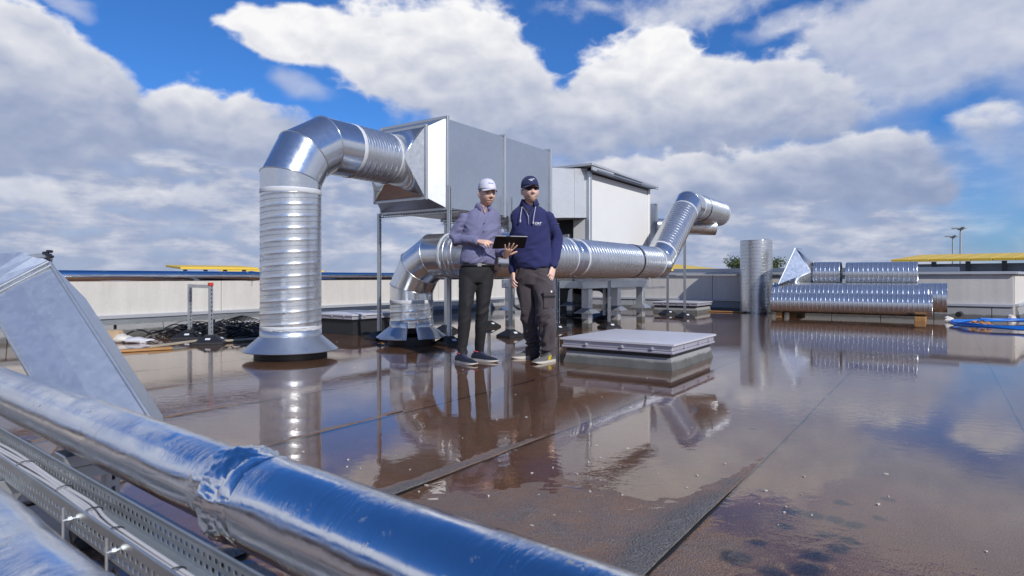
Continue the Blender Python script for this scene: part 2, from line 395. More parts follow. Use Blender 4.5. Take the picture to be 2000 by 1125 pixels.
def foil():
    m, n, b = newmat('foil')
    tc = n.add('ShaderNodeTexCoord').outputs['UV']
    p = n.add('ShaderNodeNewGeometry').outputs['Position']
    s = n.add('ShaderNodeSeparateXYZ'); n.l.new(tc, s.inputs[0])       # u along the pipe in metres, v round it
    ring = n.m('SINE', n.m('ADD', n.m('MULTIPLY', s.outputs[0], 1150.0), n.m('MULTIPLY', n.noise(p, 20, 2), 5.0)))
    ringm = n.rng(n.noise(p, 9, 3), .35, .7, 0, 1)
    cr = n.noise(n.vm('MULTIPLY', p, (1, 1, 1)), 34, 5, .62, 1.2); big = n.noise(p, 7, 3, .55)
    dirt = n.m('MULTIPLY', n.rng(n.noise(p, 34, 4, .7), .63, .68, 0, 1), n.rng(n.noise(p, 4, 2), .46, .56, 0, .8))
    c = n.mix(dirt, (.80, .815, .84), (.33, .29, .24))
    smear = n.noise(n.vm('MULTIPLY', p, (1, 1, 2)), 6, 5, .65, .8)
    pset(n, b, col=c, metal=n.m('SUBTRACT', 1.0, n.m('MULTIPLY', dirt, .8)), rough=n.m('ADD', n.rng(smear, .35, .7, .07, .20), n.m('MULTIPLY', dirt, .5)))
    h1 = n.bump(big, .05, .02)
    uvc = n.add('ShaderNodeCombineXYZ'); n.l.new(n.m('MULTIPLY', s.outputs[0], 60.0), uvc.inputs[0]); n.l.new(n.m('MULTIPLY', s.outputs[1], 5.0), uvc.inputs[1])
    cre = n.m('ABSOLUTE', n.m('SUBTRACT', n.noise(uvc.outputs[0], 1.0, 5, .62, .6), .5))          # sharp creases running round the pipe
    cm = n.rng(n.noise(p, 5, 3, .6), .42, .62, .15, 1.0)
    h2 = n.bump(n.m('MULTIPLY', n.m('ADD', cre, n.m('MULTIPLY', cr, .5)), cm), .34, .006, h1)
    pset(n, b, normal=n.bump(n.m('MULTIPLY', ring, ringm), .045, .0014, h2))
foil()

def cloth(name, col, rough=.85, weave=500, var=.1, sheen=.15):
    m, n, b = newmat(name)
    p = n.add('ShaderNodeNewGeometry').outputs['Position']
    w = n.noise(p, weave, 2, .5); f = n.m('ADD', 1.0, n.m('ADD', n.m('MULTIPLY', n.m('SUBTRACT', n.noise(p, 7, 4, .6), .5), var * 2), n.m('MULTIPLY', n.m('SUBTRACT', w, .5), .25)))
    cre = n.noise(n.vm('MULTIPLY', p, (1, 1, 1.8)), 16, 5, .62, .8)
    pset(n, b, col=n.vm('SCALE', n.vm('ADD', col, (0, 0, 0)), scale=f), rough=rough, sheen=sheen, normal=n.bump(cre, .35, .012, n.bump(w, .15, .001)))
cloth('shirt_cloth', (.165, .165, .285), .75); cloth('jeans_cloth', (.011, .011, .013), .8, var=.3, sheen=.03)
cloth('fleece_cloth', (.020, .024, .105), .9, sheen=.08); cloth('work_trouser_cloth', (.062, .050, .056), .85, var=.2)
cloth('white_cap_cloth', (.70, .69, .78), .8); cloth('navy_cap_cloth', (.013, .022, .085), .8)
cloth('dark_cloth', (.010, .011, .024), .85); cloth('shoe_navy', (.006, .012, .028), .7, sheen=.03); cloth('shoe_grey', (.12, .115, .11), .75)
plain('sole_white', (.62, .58, .52), .6); plain('sole_gum', (.42, .27, .13), .6); plain('lace', (.10, .085, .18), .7); plain('stripe_yellow', (.72, .52, .02), .5)
plain('collar_red', (.60, .05, .08), .6); plain('cord_white', (.62, .60, .62), .6); plain('logo_white', (.80, .80, .84), .5); plain('logo_blue', (.02, .20, .55), .5)
plain('lens_dark', (.010, .009, .009), .08); plain('teeth', (.78, .74, .68), .35); plain('tablet_dark', (.008, .010, .016), .45); plain('tablet_edge', (.30, .30, .32), .35, metal=.6)
plain('skin_plain', (.66, .40, .30), .5, var=.08)
plain('cuff_dark', (.035, .035, .10), .8)
def skin():
    m, n, b = newmat('skin')
    a = n.add('ShaderNodeAttribute', attribute_name='tone').outputs['Color']
    p = n.add('ShaderNodeNewGeometry').outputs['Position']
    f = n.m('ADD', 1.0, n.m('MULTIPLY', n.m('SUBTRACT', n.noise(p, 38, 4, .6), .5), .18))
    pset(n, b, col=n.vm('SCALE', a, scale=f), rough=.5, sss=.06)
    b.inputs['Subsurface Radius'].default_value = (.01, .004, .002)
skin()
M = MATS
# ------------------------------------------------------------------ the roof: lapped bitumen sheets with standing water
WALL_S, LEFT_N, CORNER_N = 16.45, -10.16, 1.2
def lapd(n0):  # how far each lap stands proud varies from sheet to sheet
    return noise.noise(Vector((n0 * 3.1, 1.7, 0)))
def gsn(s, n, s0, n0, rs, rn): return math.exp(-((s - s0) / rs) ** 2 - ((n - n0) / rn) ** 2)
def roof_z(s, n, e, fine=False):
    """height of the sheet; e = distance to its lapping edge, water stands at 0"""
    p = SN(s, n)
    z = -0.0135 + 0.0045 * noise.noise(p * .55) + 0.003 * noise.noise(p * 1.7) + .0016 * noise.noise(p * 5.0)
    near = max(0.0, 1 - max(0.0, p.y - 1.2) / 2.6)
    z += 0.0120 * near
    z += 0.0085 * gsn(s, n, 1.75, -1.25, .85, .6)
    z += 0.0045 * gsn(s, n, 1.2, .2, .9, 1.0)
    z += 0.0075 * gsn(s, n, 4.9, -5.2, 1.6, .22) + .006 * gsn(s, n, 2.9, -5.6, 1.4, .18)
    z -= 0.006 * gsn(s, n, 3.7, -1.2, .9, .5) + 0.004 * gsn(s, n, 2.6, -2.3, .9, .4)
    wd = .16 + .08 * noise.noise(p * 1.3)
    lap = max(0.0, 1 - e / wd); lap = lap * lap * (3 - 2 * lap)
    amp = .0040 + .0105 * max(0.0, 1 - max(0.0, s - 2.3) / 2.2) + .003 * noise.noise(p * .8 + Vector((9, 0, 0)))
    if fine: z += .0022 * noise.noise(p * 11) + .0020 * noise.noise(p * 27) + .0016 * noise.noise(p * 55)
    return z + amp * lap
roof = thing('roof', (0, 0, 0), None, None); tag(roof, 'flat bitumen roof of lapped sheets under standing water', None, None, 'structure')
W = 1.072
k = -10
while True:
    n0 = -0.70 + k * W - W; n1 = n0 + W          # visible strip from n0 to its lapping edge n1
    k += 1
    if n1 < LEFT_N: continue
    if n0 > 9: break
    s_end = WALL_S if n0 < CORNER_N - .3 else 26.0
    close = -4.2 < n0 < .3
    srow = []; s = -3.0
    while s < s_end:
        srow.append(s); yy = abs((SN(s, n0)).y) + abs(SN(s, n0).x) * .3
        s += (.02 if close and .5 < s < 4.6 else .045) if yy < 5.5 else (.09 if yy < 9 else .2)
    srow.append(s_end)
    cols = [n0 + f * W for f in (-.002, .1, .2, .3, .4, .5, .58, .66, .72, .78, .82, .86, .90, .94, .97, 1.0)] if -6.5 < n0 < 1.5 else [n0 + f * W for f in (-.002, .25, .5, .7, .8, .87, .94, 1.0)]
    if close: cols = [n0 + f * W for f in [-.002] + [i / 50 for i in range(1, 51)]]
    if n0 < LEFT_N: cols = [c for c in cols if c > LEFT_N - .1]
    mb = MB(); m = len(cols)
    for s in srow:
        for c in cols: mb.v.append(SN(s, c, roof_z(s, c, n1 - c, close and s < 5)))
        e = SN(s, n1, 0); mb.v.append(Vector((e.x, e.y, roof_z(s, n1, 0) - .006)))
    m += 1
    for i in range(len(srow) - 1):
        for j in range(m - 1):
            a = i * m + j; mb.f.append((a, a + m, a + m + 1, a + 1)); mb.mi.append(0)
    part('roof_sheet', mb, M['bitumen_sheet'], roof, smooth=25)
    mb = MB(); rows = []                                             # bitumen squeezed out along the lap
    s = -2.9
    while s < s_end:
        w_ = .010 + .008 * noise.noise(Vector((s * 6, n0, 2))); z = roof_z(s, n1 + .01, W - .01) + .003
        rows.append([SN(s, n1 - .002, z + .001), SN(s, n1 + max(.003, w_), z - .001)]); s += .06 if s < 6 else .2
    mb.loft(rows, False, False, closed=False); part('lap_bleed', mb, M['bitumen_bleed'], roof, smooth=40)
for n0, n1, s in ((-1.772, -.70, 3.71), (-.70, .37, 5.1), (-2.844, -1.772, 4.6), (.37, 1.44, 2.6), (-3.916, -2.844, 2.9), (-.70, .37, 9.0), (-4.99, -3.92, 6.2)):
    mb = MB(); N = 24; rows = []
    for i in range(N + 1):
        n_ = n0 + (n1 - n0) * i / N; z = max(roof_z(s, n_, n1 - n_), roof_z(s - .1, n_, n1 - n_)) + .0045; j = .006 * noise.noise(Vector((n_ * 7, s, 0)))
        rows.append([SN(s - .16, n_, z - .006), SN(s - .12, n_, z), SN(s + j, n_, z), SN(s + j + .002, n_, z - .006)])
    mb.loft(rows, False, False, closed=False); part('end_lap', mb, M['bitumen_sheet'], roof, smooth=30)
wb = MB(); wb.quad(SN(-3, LEFT_N), SN(-3, 9.2), SN(26, 9.2), SN(26, CORNER_N - .02), SN(WALL_S, CORNER_N - .02), SN(WALL_S, LEFT_N))
tag(part('water', wb, M['standing_water']), 'shallow rainwater standing on the brown roof', None, None, 'structure')
# light chips and grit left by the water
mb = MB(); rnd = random.Random(3)
spots = [(760, 700), (1130, 900), (1350, 960), (905, 960), (700, 925), (1480, 955), (1900, 690), (1010, 860)]
for i in range(150):
    if i < 90:
        c = spots[i % len(spots)]; g = ground(c[0] + rnd.gauss(0, 130), max(600, c[1] + rnd.gauss(0, 40)))
    else: g = SN(rnd.uniform(.8, 13), rnd.uniform(-9, 2.5))
    r = rnd.uniform(.0015, .0045); a = rnd.uniform(0, 6.3); q = Vector((math.cos(a), math.sin(a), 0))
    mb.box((g.x, g.y, .002), r * rnd.uniform(.7, 2.0), r * .8, r * .5, q, Vector((-q.y, q.x, 0)))
tag(part('grit', mb, M['chips']), 'pale chips and grit scattered over the wet roof', 'grit', None, 'stuff')

# ------------------------------------------------------------------ what lies beyond the parapets
mb = MB(); mb.quad((-2500, -2500, -6.5), (2500, -2500, -6.5), (2500, 2500, -6.5), (-2500, 2500, -6.5))
tag(part('ground', mb, M['far_ground']), 'grassy ground far below the roof', None, None, 'structure')
mb = MB(); mb.box(SN(20, -4, -3.3), 46, 38, 3.2)
tag(part('lower_roof', mb, M['gravel_roof']), 'grey flat roof beyond the parapets', None, None, 'structure')

# ------------------------------------------------------------------ parapet walls
def wall(name, a, b, thick, h, skirt, label, joints, inward):
    """a, b: ends of the inner face on the ground; inward: unit vector pointing to the roof"""
    d = (b - a).normalized(); L = (b - a).length; mid = (a + b) / 2
    t = thing(name, mid, label, 'wall')
    cuts = [0] + joints + [L]
    for i in range(len(cuts) - 1):
        x0, x1 = cuts[i] + (.006 if i else 0), cuts[i + 1] - (.006 if i < len(cuts) - 2 else 0)
        mb = MB(); c = a + d * ((x0 + x1) / 2) - inward * (thick / 2) + UP * ((h + .0) / 2 - .05)
        mb.box(c, (x1 - x0) / 2, thick / 2, h / 2 - .012, d, inward); part('concrete_panel', mb, M['concrete'], t, bevel=.006)
    cp = MB(); c = mid - inward * (thick / 2 - .01) + UP * (h - .024)
    cp.box(c, L / 2 + .05, thick / 2 + .05, .030, d, inward); part('coping', cp, M['coping_metal'], t, bevel=.006)
    x = 0
    while x < L - .05:
        x1 = min(L, x + 1.0); mb = MB()
        c = a + d * ((x + x1) / 2); hw = (x1 - x) / 2 - .006
        p = [c - d * hw + inward * .10 - UP * .05, c + d * hw + inward * .10 - UP * .05, c + d * hw - inward * .001 - UP * .05, c - d * hw - inward * .001 - UP * .05]
        q = [c - d * hw + inward * .035 + UP * skirt, c + d * hw + inward * .035 + UP * skirt, c + d * hw + inward * .003 + UP * skirt, c - d * hw + inward * .003 + UP * skirt]
        mb.hexa(p + q); part('upstand_sheet', mb, M['bitumen_upstand'], t, bevel=.004); x = x1
    fl = MB(); fl.box(mid + inward * .032 + UP * (skirt + .026), L / 2, .034, .027, d, inward); part('flashing', fl, M['coping_metal'], t, bevel=.004)
    return t
wall('parapet_wall', SN(-2, LEFT_N), SN(WALL_S, LEFT_N), .3, .90, .24, 'long pale concrete parapet behind the foil pipe at left', [2.4, 8.0, 13.6], V)
wall('parapet_wall', SN(WALL_S, LEFT_N), SN(WALL_S, CORNER_N), .3, .97, .24, 'grey concrete parapet across the back behind the stacked ducts', [5.2], -U)
D2 = Vector((.698, .716, 0)).normalized(); I2 = Vector((D2.y, -D2.x, 0))
cpt = SN(WALL_S, CORNER_N)
wall('parapet_wall', cpt + D2 * .31, cpt + D2 * 9.5, .3, .97, .24, 'sunlit concrete parapet turning the corner at far right', [], I2)
# step on the far parapet: a grey metal capping above the coping behind the standing duct
mb = MB(); mb.box(SN(WALL_S + .35, -2.9, 1.03), .12, 3.2, .05); t = part('capping_rail', mb, M['steel_blue'], bevel=.01)
tag(t, 'grey metal capping running along the back parapet top', 'capping')

# ------------------------------------------------------------------ yellow-edged roofs, lamp masts and trees in the distance
def canopy(p0, p1, depth, z0, z1, label, tiles, glaz, posts):
    """low monitor roof from p0 to p1 (ground points), eaves at z0, ridge z1 behind"""
    d = (p1 - p0).normalized(); L = (p1 - p0).length; b = Vector((-d.y, d.x, 0))
    if b.y < 0: b = -b
    t = thing('canopy_roof', (p0 + p1) / 2, label, 'roof', 'yellow roofs beyond the parapet')
    n = max(1, int(L / tiles))
    for i in range(n):
        x0, x1 = L * i / n + .01, L * (i + 1) / n - .01; mb = MB()
        a, e = p0 + d * x0, p0 + d * x1
        lo = z0 + (.05 if i % 2 else 0.0) * 0
        mb.hexa([a + UP * lo, e + UP * lo, e + b * depth + UP * z1, a + b * depth + UP * z1,
                 a + UP * (lo + .10), e + UP * (lo + .10), e + b * depth + UP * (z1 + .1), a + b * depth + UP * (z1 + .1)])
        part('roof_panel', mb, M['yellow_sheet'], t, bevel=.01)
    mb = MB(); mb.box((p0 + p1) / 2 + b * (depth * .5) + UP * (z0 - glaz / 2 - .08), L / 2 - .3, depth * .35, glaz / 2, d, b); part('glazing', mb, M['steel_blue'], t)
    for i in range(posts):
        mb = MB(); c = p0 + d * (L * (i + .3) / posts) + b * .25
        mb.box(c + UP * (z0 / 2), .07, .07, z0 / 2 - .005, d, b); part('post', mb, M['dark_steel'], t)
    mb = MB(); mb.box((p0 + p1) / 2 + b * (depth * .5) + UP * ((z0 - glaz - .1) / 2), L / 2 - .2, depth * .4, max(.05, (z0 - glaz - .1) / 2), d, b); part('kerb', mb, M['grey_cladding'], t)
    return t
def gp(px, y): v = at(px, HOR, y); v.z = 0; return v
canopy(gp(352, 26), gp(505, 28), 3.0, 1.18, 1.31, 'yellow roof edge left of the tall upright duct', 3.2, .25, 4)
canopy(gp(428, 33), gp(633, 35), 3.0, 1.12, 1.22, 'yellow roof edge showing both sides of the tall duct', 3.2, .3, 4)
canopy(gp(1306, 34), gp(1422, 36), 4.0, 1.18, 1.55, 'yellow roof with white gable beneath the angled duct', 3.2, .2, 3)
canopy(gp(1740, 24.5), gp(2180, 20), 4.5, 1.44, 1.74, 'ribbed yellow roof with glazing behind the duct stack at right', .62, .32, 6)
mb = MB(); a = gp(1312, 33); b_ = gp(1428, 33.5)
mb.box((a + b_) / 2 + UP * .75, (b_ - a).length / 2, .8, .36, (b_ - a).normalized(), Vector((0, 1, 0))); tag(part('roof_cabin', mb, M['white_paint'], bevel=.02), 'low white roof cabin under the far yellow roof', 'cabin')

def lamp(px, ytop, dist, label):
    b0 = gp(px, dist); top = EYE + (HOR - ytop) / FPX * dist
    t = thing('lamp_mast', (b0.x, b0.y, -6.5), label, 'lamp mast', 'lamp masts beyond the roof')
    mb = MB(); mb.tube([b0 + UP * -6.5, b0 + UP * (top - .2)], [.17, .09], 10); part('mast', mb, M['pole_grey'], t, smooth=60)
    mb = MB(); mb.tube([b0 + UP * (top - .35), b0 + UP * (top - .12)], [.34, .36], 12); part('lamp_ring', mb, M['pole_grey'], t, smooth=40)
    for i in range(3):
        an = i * 2.1 + .5; q = Vector((math.cos(an), math.sin(an), 0)); mb = MB()
        mb.box(b0 + q * .62 + UP * (top - .1), .34, .2, .10, q, Vector((-q.y, q.x, 0))); part('lamp_head', mb, M['pole_grey'], t, bevel=.03)
lamp(1876, 444, 82, 'taller grey lamp mast above the yellow roof at right')
lamp(1861, 460, 92, 'shorter grey lamp mast beside the taller one at right')

def tree(px, ytop, dist, rx, label, seed):
    rr = random.Random(seed); b0 = gp(px, dist); top = EYE + (HOR - ytop) / FPX * dist; base = -6.5
    t = thing('broadleaf_tree', (b0.x, b0.y, base), label, 'tree', 'trees beyond the back parapet')
    mb = MB(); mb.tube([b0 + UP * base, b0 + UP * (base + 3), b0 + Vector((.2, 0, top - 1.5))], [.28, .2, .07], 10)
    for i in range(9):
        a = rr.uniform(0, 6.3); z = base + rr.uniform(3, 6.5); mb.tube([b0 + UP * z, b0 + Vector((math.cos(a) * rx * .4, math.sin(a) * rx * .4, z + .9)), b0 + Vector((math.cos(a) * rx * .75, math.sin(a) * rx * .75, z + 1.9))], [.08, .05, .02], 6)
    part('trunk', mb, M['bark'], t, smooth=60)
    mb = MB(); cl = []
    for i in range(46):
        a = rr.uniform(0, 6.3); h = rr.random(); rad = rx * math.sqrt(rr.random()) * (1 - .55 * h * h)
        cl.append((b0 + Vector((math.cos(a) * rad, math.sin(a) * rad, base + 3.2 + h * (top - base - 3.5))), rr.uniform(.45, .85)))
    for c, r in cl:
        for j in range(150):
            v = Vector((rr.gauss(0, 1), rr.gauss(0, 1), rr.gauss(0, .8))); v = v.normalized() * r * rr.uniform(.35, 1.0)
            q = Vector((rr.gauss(0, 1), rr.gauss(0, 1), rr.gauss(0, 1))).normalized(); w_ = q.orthogonal().normalized(); h = q.cross(w_); sz = rr.uniform(.05, .12)
            p = c + v; mb.quad(p - w_ * sz, p + h * sz * .6, p + w_ * sz, p - h * sz * .6)
    part('crown', mb, M['foliage'], t)
tree(1439, 503, 62, 1.6, 'bushy tree crown left of the standing spiral duct', 5)
tree(1513, 505, 62, 1.35, 'bushy tree crown right of the standing spiral duct', 9)

# ------------------------------------------------------------------ duct building blocks
def frame_of(d):
    d = d.normalized(); a = d.cross(UP)
    a = a.normalized() if a.length > 1e-4 else Vector((1, 0, 0))
    return a, d.cross(a)
def spiral(p0, p1, rad, pitch=.125, h=.0045, seg=72, mid=True, phase=0.0, mb=None):
    p0, p1 = Vector(p0), Vector(p1); L = (p1 - p0).length; d = (p1 - p0).normalized(); a, b = frame_of(d)
    mb = mb or MB()
    prof = [(0, 0), (.025, 1), (.075, 1), (.10, 0), (.28, 0), (.46, 0), (.485, .38), (.515, .38), (.54, 0), (.77, 0)]
    if not mid: prof = [(0, 0), (.04, 1), (.12, 1), (.16, 0), (.44, 0), (.72, 0)]
    turns = int(L / pitch) + 2
    rows = [(t + f, hh) for t in range(-1, turns) for f, hh in prof]
    i0 = len(mb.v); m = seg + 1; used = 0
    for fr, hh in rows:
        for k in range(m):
            z = (fr + k / seg + phase) * pitch; zz = min(max(z, 0), L); r = rad + (h * hh if 0 < z < L else 0)
            an = 2 * math.pi * k / seg + 2.2
            mb.v.append(p0 + d * zz + (a * math.cos(an) + b * math.sin(an)) * r)
    for j in range(len(rows) - 1):
        if (rows[j + 1][0] + 1 + phase) * pitch <= 0 or (rows[j][0] + phase) * pitch >= L: continue
        for k in range(seg):
            q = i0 + j * m + k; mb.f.append((q, q + 1, q + 1 + m, q + m)); mb.mi.append(0)
    return mb
def ringtube(c, d, rad, th, seg=48):
    a, b = frame_of(Vector(d)); mb = MB()
    pts = [Vector(c) + (a * math.cos(2 * math.pi * k / seg) + b * math.sin(2 * math.pi * k / seg)) * rad for k in range(seg)]
    return closed_tube(mb, pts, th, 8)
def closed_tube(mb, pts, th, seg=8):
    n = len(pts); cen = sum(pts, Vector()) / n; rings = []
    for i, p in enumerate(pts):
        t = (pts[(i + 1) % n] - pts[i - 1]).normalized(); o = (p - cen); o = (o - t * o.dot(t)).normalized(); b = t.cross(o)
        rings.append([p + (o * math.cos(2 * math.pi * k / seg) + b * math.sin(2 * math.pi * k / seg)) * th for k in range(seg)])
    rings.append(rings[0])
    return mb.loft(rings, False, False)
def band(c, d, rad, wid, mat, parent, name='tape_band', h=.004):
    d = Vector(d).normalized(); a, b = frame_of(d); mb = MB(); rings = []
    for f, r in ((-.5, rad), (-.42, rad + h), (-.1, rad + h * .8), (.1, rad + h), (.42, rad + h), (.5, rad)):
        rings.append([Vector(c) + d * (wid * f) + (a * math.cos(2 * math.pi * k / 56) + b * math.sin(2 * math.pi * k / 56)) * (r + (.0015 * math.sin(k * 1.9 + f * 7) if r > rad else 0)) for k in range(56)])
    mb.loft(rings, False, False); return part(name, mb, mat, parent, smooth=50)
def mitred(points, rad, parent, mat, name='elbow_segment', seg=56, seam=True):
    P = [Vector(p) for p in points]; D = [(P[i + 1] - P[i]).normalized() for i in range(len(P) - 1)]
    for i in range(len(D)):
        d = D[i]; a, b = frame_of(d)
        n0 = d if i == 0 else (D[i - 1] + d).normalized(); n1 = d if i == len(D) - 1 else (d + D[i + 1]).normalized()
        r0, r1 = [], []
        for k in range(seg):
            o = (a * math.cos(2 * math.pi * k / seg) + b * math.sin(2 * math.pi * k / seg)) * rad
            r0.append(P[i] + o - d * (o.dot(n0) / d.dot(n0))); r1.append(P[i + 1] + o - d * (o.dot(n1) / d.dot(n1)))
        mid = [[r0[k].lerp(r1[k], f) for k in range(seg)] for f in (0, .03, .5, .97, 1)]
        mb = MB(); mb.loft(mid, False, False); sgo = part(name, mb, mat, parent, smooth=50)
        if seam and i < len(D) - 1:
            part('seam', closed_tube(MB(), r1, .0065), mat, sgo, smooth=60)
def rectring(c, hw, hh, ax=V, az=UP): return [c - ax * hw - az * hh, c + ax * hw - az * hh, c + ax * hw + az * hh, c - ax * hw + az * hh]
def flange(c, hw, hh, parent, d=U, w=.035, th=.018, name='flange', mat=None):
    mb = MB(); ax = V
    for sg in (-1, 1):
        mb.box(c + ax * (sg * (hw + w / 2)), th, w / 2, hh + w, d, ax); mb.box(c + UP * (sg * (hh + w / 2)), th * .97, hw, w / 2, d, ax)
    o = part(name, mb, mat or M['galvanised_strut'], parent, bevel=.003)
    bm_ = MB()
    for sx in (-1, 1):
        for sz in (-1, 1):
            q = c + ax * (sx * (hw + w / 2)) + UP * (sz * (hh + w / 2)); bm_.tube([q - d * (th + .014), q + d * (th + .014)], .010, 6)
    part('bolt', bm_, M['galvanised_strut'], o)
    return o
def round_to_square(circ, c_r, rad, sq, mb=None):
    """circ axis vector, sq: four corners in order; builds flats and conical corners"""
    mb = mb or MB(); d = circ.normalized(); cen = sum(sq, Vector()) / 4
    e0 = (sq[0] - cen); e0 = (e0 - d * e0.dot(d)).normalized(); e1 = (sq[1] - cen); e1 = (e1 - d * e1.dot(d)).normalized()
    f1 = d.cross(e0)
    if f1.dot(e1) < 0: f1 = -f1
    N = 48; pts = [c_r + (e0 * math.cos(2 * math.pi * (k - 6) / N) + f1 * math.sin(2 * math.pi * (k - 6) / N)) * rad for k in range(N)]
    i0 = len(mb.v); mb.v += pts; c0 = len(mb.v); mb.v += list(sq); flats = []
    for q in range(4):
        for k in range(12):
            a = q * 12 + k; mb.f.append((i0 + a, i0 + (a + 1) % N, c0 + q)); mb.mi.append(0)
        a = (q * 12 + 12) % N; fm = MB(); fm.quad(pts[a], sq[(q + 1) % 4], sq[q]); flats.append(fm)
    return mb, flats
def transition(name, circ, c_r, rad, sq, mat, parent):
    mb, fl = round_to_square(circ, c_r, rad, sq); part(name, mb, mat, parent, smooth=35, solid=.004)
    for f in fl: part('flat_panel', f, mat, parent, solid=.004)
def strut(mb, a, b, w=.041, face=None, slot=True):
    """slotted channel from a to b; face = direction of its slotted web"""
    a, b = Vector(a), Vector(b); d = (b - a).normalized(); f = (face or -V); f = (f - d * f.dot(d)).normalized(); x = d.cross(f); L = (b - a).length; h = w / 2
    for sg in (-1, 1):
        mb.quad(a + x * sg * h + f * h, b + x * sg * h + f * h, b + x * sg * h - f * h, a + x * sg * h - f * h)
        mb.quad(a + x * sg * h - f * h, b + x * sg * h - f * h, b + x * sg * h * .5 - f * h, a + x * sg * h * .5 - f * h)
    n = max(1, int(L / .05))
    for sg in (-1, 1): mb.quad(a + x * sg * h + f * h, b + x * sg * h + f * h, b + x * sg * h * .35 + f * h, a + x * sg * h * .35 + f * h)
    for i in range(n):
        z0 = L * i / n; z1 = L * (i + (.42 if slot else 1)) / n
        mb.quad(a + d * z0 + x * h * .35 + f * h, a + d * z1 + x * h * .35 + f * h, a + d * z1 - x * h * .35 + f * h, a + d * z0 - x * h * .35 + f * h)
    return mb
def foot(c, parent, w=.15, h=.095, rot=0.0, label=True):
    c = Vector((c[0], c[1], 0)); q = Vector((math.cos(rot), math.sin(rot), 0)); p = Vector((-q.y, q.x, 0)); mb = MB(); rings = []
    for z, r in ((-.02, w), (.022, w), (.028, w * .97), (h, w * .36), (h + .012, w * .34)):
        rings.append([c + q * (r * a) + p * (r * b) + UP * z for a, b in ((-1, -1), (1, -1), (1, 1), (-1, 1))])
    mb.loft(rings); o = part('rubber_foot', mb, M['rubber'], parent, bevel=.006)
    if label:
        mb = MB(); f = .55
        for sg, ax in ((-1, p), (1, q)):
            oth = q if ax is p else p
            cen = c + ax * (sg * (w * (1 - .62 * .5) + .002)) + UP * (.03 + (h - .03) * .5 + .002); sl = (UP * (h - .028) - ax * (sg * w * .61)).normalized()
            mb.box(cen, .030, .018, .0015, oth, sl, oth.cross(sl))
        part('sticker', mb, M['label_paper'], o)
    return o
def post_thing(base, ztop, label, group='slotted support posts', face=None, rot=0.6, foot_w=.15, w=.041, plate=True):
    base = Vector((base[0], base[1], 0)); t = thing('support_post', base, label, 'post', group)
    part('channel', strut(MB(), base + UP * .06, base + UP * ztop, w, face or -V), M['galvanised_strut'], t, solid=.003)
    foot(base, t, rot=rot, w=foot_w)
    return t
# ------------------------------------------------------------------ tall upright duct with its elbow
GD, GE, GS, GST = M['galvanised_duct'], M['galvanised_elbow'], M['galvanised_sheet'], M['galvanised_strut']
def cone(base, r0, r1, z0, z1, parent, gap=None, name='rain_collar'):
    mb = MB(); N = 72; lo, hi = (0, N) if gap is None else gap
    rings = []
    for z, r in ((z0, r0), (z0 + .006, r0 + .004), (z1, r1), (z1 + .07, r1 - .001)):
        rings.append([Vector((base[0] + math.cos(2 * math.pi * k / N) * r, base[1] + math.sin(2 * math.pi * k / N) * r, z)) for k in range(lo, hi + (0 if gap is None else 1))])
    mb.loft(rings, False, False, closed=gap is None); return part(name, mb, GS, parent, smooth=35, solid=.004)
def curb(base, r, h, parent):
    mb = MB(); rings = []
    for z, rr in ((-.02, r), (.004, r + .004), (h, r)): rings.append([Vector((base[0] + math.cos(2 * math.pi * k / 56) * rr, base[1] + math.sin(2 * math.pi * k / 56) * rr, z)) for k in range(56)])
    mb.loft(rings); return part('curb', mb, M['rubber'], parent, smooth=40)
A = Vector((-2.394, 6.78, 0)); SA, NA = A.dot(U), A.dot(V); RA = .315; ZA = 2.36
t = thing('upright_duct', A, 'tall galvanised spiral duct with elbow rising left of the two men', 'duct')
curb(A, .374, .085, t); cone(A, .485, RA + .003, .072, .227, t)
part('spiral_pipe', spiral(A + UP * .25, A + UP * 1.765, RA, h=.0036, seg=96), GD, t, smooth=40)
band(A + UP * .315, UP, RA, .05, M['sealant_tape'], t)
band(A + UP * 1.775, UP, RA, .055, M['sealant_tape'], t)
rc = .6; zc = ZA - rc; ta = rc * math.tan(R(15))
def bend(angle): return SN(SA + rc - rc * math.cos(angle), NA, zc + rc * math.sin(angle))
k15 = 1 / math.cos(R(15))
def bpt(angle): return SN(SA + rc - rc * k15 * math.cos(angle), NA, zc + rc * k15 * math.sin(angle))
mitred([A + UP * 1.76, bpt(R(15)), bpt(R(45)), bpt(R(75)), SN(SA + .80, NA, ZA)], RA + .001, t, GE)
band(SN(SA + .80, NA, ZA), U, RA, .055, M['sealant_tape'], t)
part('spiral_pipe', spiral(SN(SA + .80, NA, ZA), SN(SA + 1.40, NA, ZA), RA - .001, pitch=.085), GD, t, smooth=40)
band(SN(SA + 1.40, NA, ZA), U, RA, .04, M['sealant_tape'], t)

